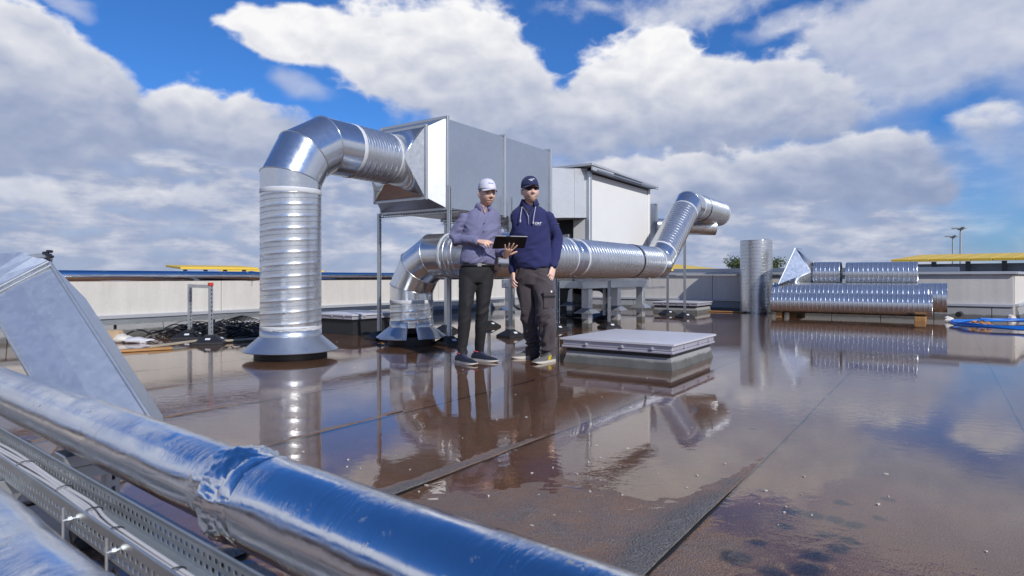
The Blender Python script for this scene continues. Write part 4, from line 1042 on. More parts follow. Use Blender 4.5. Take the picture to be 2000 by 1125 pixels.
# upper elbow panel bending back to the left
top = [SD(-.01, 0, 0), SD(-.01, W2, 0)]; bk = -Vector((.82, .10, .06)) * .9
panel('elbow_panel', lambda x, y: SD(-.015, y * W2, .0) + bk * x * .8 + UP * (.065 * min(1, x * 5) * (1 - y)), nu=8, nv=2)
mb = MB(); q0, q1 = SD(-.02, .0, .0) + UP * .045, SD(-.02, 0, .0) + UP * .045 + bk * .8 - UP * .02
mb.hexa([q0 - UP * .03 - nn * .01, q0 - UP * .03 + nn * .05, q1 - UP * .03 + nn * .05, q1 - UP * .03 - nn * .01, q0 - nn * .01, q0 + nn * .05, q1 + nn * .05, q1 - nn * .01]); part('elbow_rim', mb, GST, t, bevel=.004)
mb = MB()
for dx, dz in ((0, 0), (-.018, .012), (.006, .022), (.012, -.01)): mb.tube([q0 + Vector((dx, -.02, dz - .01)), q0 + Vector((dx, .02, dz - .01))], .009, 8)
part('corner_bolt', mb, M['dark_steel'], t)

# ------------------------------------------------------------------ building litter by the left parapet
def curve(pts, n=4):
    P = [Vector(p) for p in pts]; out = []
    for i in range(len(P) - 1):
        a, b, c, e = P[max(i - 1, 0)], P[i], P[i + 1], P[min(i + 2, len(P) - 1)]
        for k in range(n):
            u = k / n; out.append(.5 * (2 * b + (c - a) * u + (2 * a - 5 * b + 4 * c - e) * u * u + (3 * b - a - 3 * c + e) * u ** 3))
    return out + [P[-1]]
mb = MB(); rr = random.Random(11)
for i in range(150):
    cx = rr.gauss(0, 1); g = ground(425 + cx * 48, 652 + rr.uniform(-6, 9)); a = rr.uniform(0, 6.3); ln = rr.uniform(.15, .45); z0 = .02 + abs(rr.gauss(0, .05)) * max(0, 1 - abs(cx) * .3)
    q = Vector((math.cos(a), math.sin(a) * .8, 0)); b = Vector((-q.y, q.x, 0)) * rr.uniform(-.14, .14); hgt = rr.uniform(.0, .10)
    mb.tube(curve([g - q * ln + UP * max(.015, z0 - .03), g - q * ln * .4 + b + UP * (z0 + hgt * .7), g + q * ln * .3 + b * .6 + UP * (z0 + hgt), g + q * ln + UP * .015]), rr.choice((.006, .009, .012)), 6)
for i in range(6):
    g = ground(455 + i * 5, 645); mb.tube(curve([g + Vector((-.25 + i * .02, .05, .02)), g + Vector((-.1, .0, .17 + i * .012)), g + Vector((.12 + i * .02, -.02, .16)), g + Vector((.34 + i * .03, -.05, .05))], 6), .008, 6)
tag(part('cable_heap', mb, M['cable_black'], smooth=60), 'tangled heap of black cable offcuts by the left parapet', 'cables')
def crumple(px, py, sx, sy, sz, mat, name, label, cat, seed, grp=None, rot=0.0):
    g = ground(px, py); mb = MB(); mb.ell(Vector((0, 0, 0)), Vector((sx, 0, 0)), Vector((0, sy, 0)), Vector((0, 0, sz)), 22, 14)
    cr, sr = math.cos(rot), math.sin(rot)
    for v in mb.v:
        nz = noise.noise(v * 9 + Vector((seed, 0, 0))); v *= 1 + .5 * nz; v.z = max(v.z + sz * .75, 0) + .01 * noise.noise(v * 30); x, y = v.x, v.y; v.x, v.y = x * cr - y * sr, x * sr + y * cr; v += g
    return tag(part(name, mb, M[mat], smooth=30), label, cat, grp)
crumple(214, 668, .15, .12, .10, 'cardboard', 'cardboard_scrap', 'torn brown cardboard beside the slanted duct', 'cardboard', 1)
crumple(232, 668, .16, .10, .06, 'tarp', 'plastic_sheet', 'crumpled pale plastic sheet next to the torn cardboard', 'plastic', 2)
crumple(266, 669, .22, .09, .04, 'lid_plastic', 'plastic_sheet', 'flattened clear plastic sheet left of the cable heap', 'plastic', 3)
crumple(485, 636, .16, .08, .07, 'lid_plastic', 'plastic_sheet', 'clear plastic sheet at the right end of the cable heap', 'plastic', 4)
crumple(487, 653, .24, .16, .03, 'rubber', 'cable_sack', 'flat black sack at the right end of the cable heap', 'sack', 6)
def plank(p0, p1, w, h, mat, label):
    p0, p1 = Vector(p0), Vector(p1); d = (p1 - p0).normalized(); s = Vector((-d.y, d.x, 0)); mb = MB()
    mb.box((p0 + p1) / 2, (p1 - p0).length / 2, w / 2, h / 2, d, s, d.cross(s)); tag(part('plank', mb, M[mat], bevel=.003), label, 'plank', 'planks on the roof')
plank(ground(216, 689) + UP * .015, ground(336, 682) + UP * .015, .12, .024, 'wood', 'brown plank lying in the water left of the pipe stand')
plank(ground(292, 684) + UP * .04, ground(392, 672) + UP * .05, .04, .025, 'grey_plank', 'pale batten resting against the pipe stand foot')
plank(ground(428, 671) + UP * .03, ground(520, 664) + UP * .03, .04, .025, 'grey_plank', 'pale batten between the pipe stand and the tall duct')
mb = MB(); g = at(747, 668, 7.78)
for i in range(5):
    a = i * 1.26; q = Vector((math.cos(a), math.sin(a), -.3)); w_ = Vector((-q.y, q.x, .2)) * .018; mb.quad(g, g + q * .03 + w_, g + q * .065, g + q * .03 - w_)
tag(part('dry_leaf', mb, M['leaf_brown'], solid=.002), 'dry brown leaf on the split rain collar', 'leaf')
# ------------------------------------------------------------------ people
def remesh(mb, voxel, smooth_it=6, name='body'):
    me = mb.mesh(name); o = bpy.data.objects.new(name, me); C.objects.link(o)
    md = o.modifiers.new('r', 'REMESH'); md.mode = 'VOXEL'; md.voxel_size = voxel
    if smooth_it:
        s = o.modifiers.new('s', 'SMOOTH'); s.iterations = smooth_it; s.factor = .5
    bpy.context.view_layer.update(); dg = bpy.context.evaluated_depsgraph_get()
    out = bpy.data.meshes.new_from_object(o.evaluated_get(dg)); out.name = name
    bpy.data.objects.remove(o); bpy.data.meshes.remove(me)
    out.shade_smooth(); return out
def ering(c, a, b, seg=24, p=2.3):
    r = []
    for k in range(seg):
        t = 2 * math.pi * k / seg; ct, st = math.cos(t), math.sin(t)
        r.append(c + a * (abs(ct) ** (2 / p) * (1 if ct > 0 else -1)) + b * (abs(st) ** (2 / p) * (1 if st > 0 else -1)))
    return r
def limb(mb, pts, rads, seg=20, sub=4):
    """smooth tapered limb through the joints"""
    P = [Vector(p) for p in pts]; path = []; rr = []
    for i in range(len(P) - 1):
        a = P[max(i - 1, 0)]; b, c = P[i], P[i + 1]; d = P[min(i + 2, len(P) - 1)]
        for s in range(sub):
            u = s / sub; u2, u3 = u * u, u * u * u
            path.append(.5 * ((2 * b) + (c - a) * u * .8 + (2 * a * .8 - 2 * b * .8 + (c - b) * 0 - (2 * a * .8 - 2 * b * .8)) * u2) if False else b.lerp(c, u)); rr.append(rads[i] + (rads[i + 1] - rads[i]) * u)
    path.append(P[-1]); rr.append(rads[-1])
    for _ in range(2):
        q = path[:]
        for i in range(1, len(path) - 1): q[i] = path[i] * .5 + (path[i - 1] + path[i + 1]) * .25
        path = q
    mb.tube(path, rr, seg); mb.ell(P[0], Vector((rads[0], 0, 0)), Vector((0, rads[0], 0)), Vector((0, 0, rads[0])), 14, 8)
    mb.ell(P[-1], Vector((rads[-1], 0, 0)) * .9, Vector((0, rads[-1], 0)) * .9, Vector((0, 0, rads[-1])) * .9, 14, 8)
def head_mesh(mb, c, L, F, Z, smile=0.0, wide=1.0):
    a, b, h = .0765 * wide, .098, .120; M_, N_ = 60, 80; rings = []
    g = lambda x, m, s: math.exp(-((x - m) / s) ** 2)
    for i in range(1, M_):
        th = math.pi * i / M_; row = []
        for k in range(N_):
            ph = 2 * math.pi * k / N_; dx, dy, dz = math.sin(th) * math.cos(ph), math.sin(th) * math.sin(ph), -math.cos(th)
            x, y, z = a * dx, b * dy, h * dz
            if dz < 0:
                x *= 1 - .20 * (-dz) ** 1.4
                if dy < 0: y *= 1 - .45 * (-dz)
                else: y *= 1 + .07 * (-dz)
            if dz > 0 and dy > 0: y *= 1 - .08 * dz
            if dy > 0:
                fr = min(1, dy * 1.6)
                nb = .033 * max(0, min(1, (.030 - z) / .058)) * (1 / (1 + math.exp(-(z + .038) / .0035)))
                y += fr * nb * g(x, 0, .0115 + .006 * g(z, -.028, .012))
                for sg in (-1, 1):
                    y -= fr * .015 * g(x, sg * .031, .017) * g(z, .008, .011)
                    y += fr * .006 * g(x, sg * .044, .02) * g(z, -.028 + .004 * smile, .02)
                    y += fr * .0045 * smile * g(x, sg * .036, .012) * g(z, -.045, .012)
                y += fr * .009 * g(z, .027, .009) * g(x, 0, .05)
                y += fr * .0085 * g(x, 0, .024 + .008 * smile) * (g(z, -.062, .0055) + .9 * g(z, -.077 - .004 * smile, .006))
                y -= fr * .007 * g(x, 0, .026 + .01 * smile) * g(z, -.0695, .003 + .003 * smile)
                y += fr * .012 * g(x, 0, .024) * g(z, -.103, .014)
            row.append(c + L * x + F * y + Z * z)
        rings.append(row)
    mb.loft(rings)
    for sg in (-1, 1):     # ears
        mb.ell(c + L * (sg * .080 * wide) - F * .008 - Z * .006, L * .007, F * .017 - L * (sg * .006), Z * .031, 12, 8)
        mb.ell(c + L * (sg * .084 * wide) - F * .014 - Z * .0, L * .006, F * .010, Z * .028, 10, 8)
def head_tone(p, c, L, F, Z, base, stubble, lips, hair, smile):
    d = p - c; k2 = L.length_squared; x, y, z = d.dot(L) / k2, d.dot(F) / k2, d.dot(Z) / k2; col = Vector(base)
    g = lambda v, m, s: math.exp(-((v - m) / s) ** 2)
    if y > .02:
        lp = g(x, 0, .021 + .006 * smile) ** 2 * (g(z, -.062, .006) + g(z, -.077, .006)); col = col.lerp(Vector(lips), min(.85, lp))
        col = col.lerp(Vector((.05, .012, .01)), min(.8, g(x, 0, .022 + .01 * smile) ** 2 * g(z, -.0695, .0026)))
        for sg in (-1, 1):
            col = col.lerp(Vector((.05, .028, .016)), min(.85, 1.2 * g(x, sg * .033, .019) ** 2 * g(z, .0235, .0055)))
            col = col.lerp(Vector((.03, .018, .014)), min(.9, 1.2 * g(x, sg * .031, .014) ** 2 * g(z, .007, .0050)))
            col = col.lerp(Vector((.55, .20, .15)), .22 * g(x, sg * .043, .018) * g(z, -.028, .018))
        col = col.lerp(Vector((.06, .015, .012)), min(.7, sum(g(x, sg * .0075, .0042) for sg in (-1, 1)) * g(z, -.042, .003)))
    jaw = max(0.0, min(1.0, (-.038 - z) / .02)) * (1 if abs(z) < .14 else 0) * max(0, min(1, (y + .03) / .03))
    jaw = max(jaw, g(z, -.052, .006) * g(x, 0, .026) * (1 if y > .05 else 0))
    col = col.lerp(Vector(stubble), .6 * jaw)
    hf = max(0.0, min(1.0, (z + .030) / .03)) * max(0.0, min(1.0, (.012 + .3 * z - y) / .016)) * (0 if abs(x) > .0795 else 1)
    col = col.lerp(Vector(hair), .85 * hf)
    return col
def hand(mb, wrist, fwd, back, thumb_sign, curls, spread=.10, scale=1.0, thumb=(.75, .65, -.15)):
    f = fwd.normalized(); z = (back - f * back.dot(f)).normalized(); x = f.cross(z) * thumb_sign      # x towards the thumb
    S = scale; W_ = Vector(wrist)
    rings = [ering(W_ + f * (y * S), x * (w * S), z * (t_ * S), 20, 2.6) for y, w, t_ in ((-.03, .027, .021), (0, .027, .020), (.025, .034, .018), (.06, .040, .0155), (.088, .041, .0125), (.097, .037, .009))]
    mb.loft(rings); tips = []
    for i, (bx, by, ln, r) in enumerate(((.031, .090, .074, .0090), (.0105, .096, .082, .0092), (-.0105, .093, .076, .0088), (-.031, .084, .060, .0078))):
        an = (1.5 - i) * spread; d0 = (f * math.cos(an) + x * math.sin(an)).normalized(); p = W_ + (x * bx + f * (by - .012)) * S; pts = [p]; ang = 0.0; c1, c2, c3 = curls[i]
        p = p + d0 * (.012 * S); pts.append(p)
        for seg_l, cu in ((.46, c1), (.30, c2), (.24, c3)):
            ang += cu; d = d0 * math.cos(ang) - z * math.sin(ang); p = p + d * (ln * seg_l * S); pts.append(p)
        mb.tube(pts, [r * S * q for q in (1.05, 1.05, 1.0, .92, .72)], 10); mb.ell(pts[-1], Vector((r * .7, 0, 0)), Vector((0, r * .7, 0)), Vector((0, 0, r * .7)), 8, 6); tips.append(p)
    tx, tf, tz = thumb; d = (x * tx + f * tf + z * tz).normalized(); b0 = W_ + (x * .022 + f * .022) * S; d2 = (d + f * .35 - x * .1).normalized()
    mb.tube([b0, b0 + d * (.036 * S), b0 + d * (.036 * S) + d2 * (.028 * S), b0 + d * (.036 * S) + d2 * (.052 * S)], [.0165 * S, .0125 * S, .0108 * S, .008 * S], 10)
    return tips
def folds(me, fn):
    nr = [Vector(n_.vector) for n_ in me.vertex_normals]; co = [Vector(v.co) for v in me.vertices]; flat = []
    for p, q in zip(co, nr): flat += list(p + q * fn(p))
    me.vertices.foreach_set('co', flat)
    me.update()
def fold_fn(spots, base=.003, fz=1.0, seed=0):
    def f(p):
        q = Vector((p.x * 5 + p.z * 2.5, p.y * 6, p.z * 10 * fz - p.x * 4 + 2.2 * noise.noise(p * 3 + Vector((seed, 0, 0)))))
        a = base
        for c, r, am in spots: a += am * math.exp(-((p - c).length / r) ** 2)
        n1 = noise.noise(q + Vector((seed, 3, 1))); n2 = noise.noise(q * 2.1 + Vector((1, seed, 7)))
        return 2.3 * (a * (.45 - abs(n1) * 2.0) + a * .5 * n2)
    return f
def shoe(parent, heel, toe, upper_mat, sole_mat, kind):
    d = toe - heel; Ls = d.length; d = d.normalized(); x = Vector((d.y, -d.x, 0)); mb = MB(); rings = []
    for f, w, h in ((-.01, .018, .045), (.0, .030, .072), (.08, .037, .090), (.2, .038, .098), (.32, .039, .092), (.45, .043, .075), (.6, .049, .060), (.75, .050, .050), (.88, .044, .043), (.96, .031, .036), (1.0, .014, .026)):
        c = heel + d * (f * Ls); rings.append([c + x * (w * math.cos(t)) + UP * (.020 + (h - .020) * max(0, math.sin(t)) ** .75) if math.sin(t) >= 0 else c + x * (w * math.cos(t)) + UP * .020 for t in [2 * math.pi * k / 20 for k in range(20)]])
    mb.loft(rings); up = part('shoe', mb, M[upper_mat], parent, smooth=50)
    mb = MB(); rings = []
    for f, w, up_ in ((-.02, .026, .004), (.03, .039, 0), (.2, .041, 0), (.45, .045, .0), (.65, .053, 0), (.8, .053, .002), (.92, .044, .006), (1.0, .026, .012), (1.015, .012, .016)):
        c = heel + d * (f * Ls); rings.append([c - x * w + UP * (up_), c + x * w + UP * up_, c + x * (w * 1.01) + UP * .024, c - x * (w * 1.01) + UP * .024])
    mb.loft(rings); part('sole', mb, M[sole_mat], up, smooth=40)
    mb = MB()
    for i in range(5):
        f = .36 + i * .06; c = heel + d * (f * Ls); hgt = .093 - i * .0075; mb.tube([c - x * .024 + UP * (hgt - .012), c + UP * (hgt + .004), c + x * .024 + d * .012 + UP * (hgt - .012)], .0028, 6)
    part('laces', mb, M['lace'] if kind == 'navy' else M['dark_cloth'], up)
    mb = MB(); c = heel + d * (.12 * Ls) + UP * .088; mb.tube([c + d * .012 - d * (.030 * math.sin(a)) + x * (.031 * math.cos(a)) + UP * (.010 * math.cos(a)) for a in [i * math.pi / 8 for i in range(17)]], .005, 6)
    part('shoe_collar', mb, M['collar_red'] if kind == 'navy' else M['dark_cloth'], up)
    if kind == 'grey':
        for sg in (-1, 1):
            mb = MB()
            for i in range(3):
                f = .34 + i * .045; c = heel + d * (f * Ls) + x * (sg * .0425); mb.box(c + UP * .048, .0045, .003, .022, (d + UP * .25).normalized(), x, (UP - d * .35).normalized())
            part('side_stripes', mb, M['stripe_yellow'], up)
    else:
        mb = MB(); c = heel + d * (.97 * Ls); mb.ell(c + UP * .022 - d * .015, d * .020, x * .026, UP * .012, 12, 8); part('toe_bumper', mb, M['sole_gum'], up, smooth=60)
def cap(parent, c, L, F, Z, mat, kind, wide=1.0):
    mb = MB(); rings = []; a, b = .0795 * wide + .004, .101 + .004
    c2 = c + Z * .041 - F * .002
    for j in range(13):
        t = j / 12 * math.pi / 2 * .985; cr = math.cos(t) ** .72; zz = .106 * math.sin(t)
        rings.append([c2 + L * (a * cr * math.cos(p)) + F * (b * cr * math.sin(p)) + Z * (zz + (.006 * max(0, math.sin(p)) * (1 - math.sin(t)))) for p in [2 * math.pi * k / 40 for k in range(40)]])
    mb.loft(rings, False, True); o = part('cap', mb, M[mat], parent, smooth=60, solid=.003)
    mb = MB(); rows = []
    for r_ in range(7):
        f = r_ / 6; row = []
        for k in range(25):
            p = R(90 - 68 + 136 * k / 24); s = math.sin(p); cx = math.cos(p)
            ext = .056 * f * max(0.05, (s - .30) / .70) ** .55
            row.append(c2 + L * (a * cx * (1.0 - .05 * f)) + F * (b * s + ext) + Z * (.007 - .022 * f * (.35 + .65 * abs(cx) ** 1.6) - .010 * abs(cx)))
        rows.append(row)
    mb.loft(rows, False, False, closed=False); part('brim', mb, M[mat], o, smooth=60, solid=.004)
    mb = MB(); mb.ell(c2 + Z * .106, L * .008, F * .008, Z * .004, 10, 6); part('button', mb, M[mat], o, smooth=60)
    def on_cap(u, v): # u sideways metres, v height above band
        t = math.asin(min(.98, v / .106)); cr = math.cos(t) ** .72; p = math.pi / 2 - u / (b * cr); return c2 + L * (a * cr * math.cos(p)) + F * (b * cr * math.sin(p)) + Z * v + F * .0045
    def mark(u0, u1, v0, v1, m_):
        q = MB(); n = 6
        for i in range(n): q.quad(on_cap(u0 + (u1 - u0) * i / n, v0), on_cap(u0 + (u1 - u0) * (i + 1) / n, v0), on_cap(u0 + (u1 - u0) * (i + 1) / n, v1), on_cap(u0 + (u1 - u0) * i / n, v1))
        part('cap_mark', q, M[m_], o, solid=.001)
    if kind == 'white':
        mark(-.036, -.020, .054, .0625, 'logo_blue'); mark(-.018, .004, .055, .061, 'logo_blue'); mark(.006, .024, .055, .0605, 'logo_blue'); mark(.026, .034, .054, .058, 'cuff_dark')
    else:
        mark(-.036, -.024, .054, .061, 'logo_white'); mark(-.022, .016, .0575, .063, 'logo_white'); mark(.019, .033, .058, .067, 'logo_white'); mark(-.020, .004, .044, .051, 'logo_white')
    return o
def torso_rings(levels, pel, nk, L, F):
    rings = []
    for z, hw, hd, off in levels:
        f = (z - pel.z) / (nk.z - pel.z); c = pel.lerp(nk, f); c.z = z; rings.append(ering(c + F * off, L * hw, F * hd, 36, 2.5))
    return rings
def collar_flaps(parent, c, L, F, mat, r0, r1, h, drop, open_deg=38, name='collar'):
    mb = MB(); rows = [[], [], [], []]
    for k in range(33):
        p = R(90 + open_deg) + (2 * math.pi - 2 * R(open_deg)) * k / 32; q = L * math.cos(p) + F * math.sin(p); fr = max(0, math.sin(p)) ** 2
        rows[0].append(c + q * r0 + UP * (h * .2)); rows[1].append(c + q * (r0 + .004) + UP * (h - .016 * fr)); rows[2].append(c + q * (r0 + .012) + UP * (h - .004 - .018 * fr)); rows[3].append(c + q * r1 + UP * (-drop - .030 * fr))
    mb.loft(rows, False, False, closed=False); return part(name, mb, M[mat], parent, smooth=60, solid=.003)

def person_shirt():
    root = thing('person', Vector((-.40, 6.33, 0)), 'man in white cap, lilac-grey shirt and black jeans holding a tablet', 'person')
    an = R(14); F = Vector((math.sin(an), -math.cos(an), 0)); L = Vector((math.cos(an), math.sin(an), 0))
    pel = at(932, 522, 6.40); nk = at(944, 413, 6.42)
    shR, elR, wrR = at(905, 424, 6.37), at(883, 468, 6.40), at(934, 472, 6.22)
    shL, elL, wrL = at(970, 430, 6.46), at(968, 487, 6.47), at(986.5, 498, 6.235)
    shR = shR - UP * .006 + L * .008; shL = shL - UP * .002 - L * .008
    hipR, hipL = at(915, 527, 6.39), at(948, 527, 6.42)
    knR, knL = at(909, 607, 6.28), at(942, 606, 6.37); anR, anL = at(902, 691, 6.30), at(936, 688, 6.47)
    hc = at(951, 379.5, 6.385); ya = R(27); HF = Vector((math.sin(ya), -math.cos(ya), -.06)).normalized(); HL = UP.cross(HF).normalized() * -1
    HL = Vector((math.cos(ya), math.sin(ya), 0)); HZ = HL.cross(HF) * -1
    if HZ.z < 0: HZ = -HZ
    HL, HF, HZ = HL * 1.07, HF * 1.07, HZ * 1.07
    # body
    mb = MB(); head_mesh(mb, hc, HL, HF, HZ, .35, .97)
    mb.tube([nk - UP * .03, nk + UP * .03 + F * .004, hc - HZ * .07 - HF * .02], [.068, .058, .056], 20)
    mb.loft(torso_rings([(.98, .145, .095, 0), (1.1, .135, .09, 0), (1.3, .155, .10, 0), (1.42, .15, .085, 0), (1.50, .06, .05, 0)], pel, nk, L, F))
    limb(mb, [shR, elR, wrR], [.045, .038, .027]); limb(mb, [shL, elL, wrL], [.045, .038, .027])
    limb(mb, [hipR, knR, anR], [.075, .05, .036]); limb(mb, [hipL, knL, anL], [.075, .05, .036])
    tb = [at(968, 462, 6.065), at(1030, 463.5, 6.10), at(1024.5, 485, 6.235), at(961, 486.5, 6.20)]
    tn = (tb[1] - tb[0]).cross(tb[3] - tb[0]).normalized()
    if tn.y > 0: tn = -tn                                   # back of the tablet, towards the camera
    tu = ((tb[0] + tb[1]) / 2 - (tb[2] + tb[3]) / 2).normalized(); tx = (tb[1] - tb[0]).normalized()
    pc = at(989, 494, 6.185) + tn * .012
    hand(mb, pc - tu * .02, (tu * .95 + tx * .14), tn, 1 if (tu.cross(tn)).dot(tx) > 0 else -1, [(.06, .06, .05)] * 4, spread=.24, thumb=(.92, .42, -.10))
    mb.tube([wrL, pc - tu * .02], [.027, .027], 16)
    hr = (at(968, 475, 6.10) - wrR).normalized()
    hand(mb, wrR + hr * .012, hr, (UP * .75 - Vector((0, 1, 0)) * .65), -1 if hr.cross(UP).dot(Vector((0, 1, 0))) < 0 else 1, [(.25, .45, .35), (.55, .75, .5), (.7, .9, .5), (.75, .9, .5)], spread=.03, thumb=(.35, .9, -.45), scale=.95)
    me = remesh(mb, .0036, 1); attr = me.color_attributes.new('tone', 'FLOAT_COLOR', 'POINT'); base = (.77, .49, .37)
    for i, v in enumerate(me.vertices):
        p = Vector(v.co); c = head_tone(p, hc, HL, HF, HZ, base, (.46, .28, .20), (.58, .25, .20), (.035, .024, .018), .35) if (p - hc).length < .16 else Vector(base); attr.data[i].color = (*c, 1)
    link('body', me, M['skin'], root)
    # trousers
    mb = MB(); mb.loft(torso_rings([(.80, .15, .105, 0), (.86, .172, .118, -.005), (.93, .176, .118, 0), (.99, .172, .112, 0), (1.005, .168, .108, 0)], pel, nk, L, F))
    limb(mb, [hipR + UP * -.02, hipR.lerp(knR, .4), knR, knR.lerp(anR, .35), anR.lerp(knR, .12), anR - UP * .01], [.098, .088, .064, .064, .050, .052], 24)
    limb(mb, [hipL + UP * -.02, hipL.lerp(knL, .4), knL, knL.lerp(anL, .35), anL.lerp(knL, .12), anL - UP * .01], [.098, .088, .064, .064, .050, .052], 24)
    me = remesh(mb, .007, 5, 'jeans'); folds(me, fold_fn([(knR, .10, .007), (knL, .10, .007), (anR, .09, .008), (anL, .09, .008), (pel - UP * .1, .1, .004)], .0010, 1.2, 2)); link('jeans', me, M['jeans_cloth'], root)
    # shirt
    mb = MB(); mb.loft(torso_rings([(.985, .165, .112, .004), (1.00, .182, .128, .006), (1.06, .184, .130, .010), (1.14, .174, .122, .006), (1.25, .178, .124, .004), (1.36, .186, .122, 0), (1.42, .188, .114, -.004), (1.48, .186, .100, -.006), (1.522, .166, .086, -.008), (1.550, .126, .076, -.008), (1.572, .088, .068, -.004), (1.588, .066, .062, 0)], pel, nk, L, F))
    limb(mb, [shR, shR.lerp(elR, .5), elR, elR.lerp(wrR, .45), wrR.lerp(elR, .06)], [.054, .058, .055, .050, .038], 24); limb(mb, [shL, shL.lerp(elL, .5), elL, elL.lerp(wrL, .5), wrL.lerp(elL, .05)], [.054, .056, .054, .048, .038], 24)
    me = remesh(mb, .007, 14, 'shirt'); folds(me, fold_fn([(elR, .11, .009), (elL, .11, .009), (pel + UP * .04, .17, .007), (shR.lerp(pel, .35), .12, .005), (shL.lerp(pel, .35), .12, .005)], .0042, 1.0, 5)); sh = link('shirt', me, M['shirt_cloth'], root)
    for w_, e_ in ((wrR, elR), (wrL, elL)):
        d = (w_ - e_).normalized(); mb = MB(); mb.tube([w_ - d * .055, w_ - d * .05, w_ - d * .005, w_], [.040, .0425, .0405, .036], 24); part('cuff', mb, M['shirt_cloth'] if w_ is wrR else M['cuff_dark'], sh, smooth=60)
    ck = nk + UP * .036; collar_flaps(sh, ck, L, F, 'shirt_cloth', .064, .094, .048, .012, 24)
    mb = MB(); fc = nk + F * .066 + UP * .018
    mb.quad(fc + L * -.03 + UP * .045, fc + UP * -.05 + F * .028, fc + L * .03 + UP * .045, fc + UP * .02 - F * .02); part('neck_opening', mb, M['skin_plain'], sh)
    mb = MB()
    zf = lambda z: (.128 if z < 1.2 else .124 if z < 1.38 else .11)
    for i in range(5):
        z = 1.40 - i * .085; f = (z - pel.z) / (nk.z - pel.z); c = pel.lerp(nk, f); c.z = z; mb.tube([c + F * (zf(z) + .000), c + F * (zf(z) + .009)], .0055, 10)
    part('buttons', mb, M['dark_cloth'], sh)
    mb = MB(); rg = torso_rings([(.965, .178, .121, 0), (1.0, .176, .119, 0)], pel, nk, L, F); mb.loft(rg, False, False); part('belt', mb, M['black_plastic'], root, smooth=50, solid=.004)
    mb = MB(); c = pel.lerp(nk, 0); c.z = .983; mb.box(c + F * .122, .020, .004, .016, L, F); part('buckle', mb, M['tablet_edge'], root)
    cap(root, hc, HL, HF, HZ, 'white_cap_cloth', 'white', .97)
    shoe(root, Vector((-.555, 6.315, 0)), Vector((-.352, 6.075, 0)), 'shoe_navy', 'sole_white', 'navy'); shoe(root, Vector((-.405, 6.475, 0)), Vector((-.150, 6.290, 0)), 'shoe_navy', 'sole_white', 'navy')
    # tablet, held
    t = thing('tablet', (tb[2] + tb[3]) / 2, 'dark tablet computer held open-handed by the man in the white cap', 'tablet')
    mb = MB(); mb.hexa([tb[3], tb[2], tb[1], tb[0]] + [p - tn * .012 for p in (tb[3], tb[2], tb[1], tb[0])]); part('case', mb, M['tablet_dark'], t, bevel=.003)
    mb = MB(); mb.tube([tb[0] - tn * .006 + tu * .002, tb[0].lerp(tb[1], .33) - tn * .006 + tu * .002], .0065, 8); mb.tube([tb[0].lerp(tb[1], .47) - tn * .006 + tu * .002, tb[1] - tn * .006 + tu * .002], .0065, 8); part('hinge_strip', mb, M['tablet_edge'], t, smooth=60)
    mb = MB(); ctr = sum(tb, Vector()) / 4 - tn * .0135; hx, hy = (tb[1] - tb[0]).length * .46, (tb[0] - tb[3]).length * .43; mb.box(ctr, hx, hy, .0006, tx, tu, tn); part('screen', mb, M['lens_dark'], t)
person_shirt()

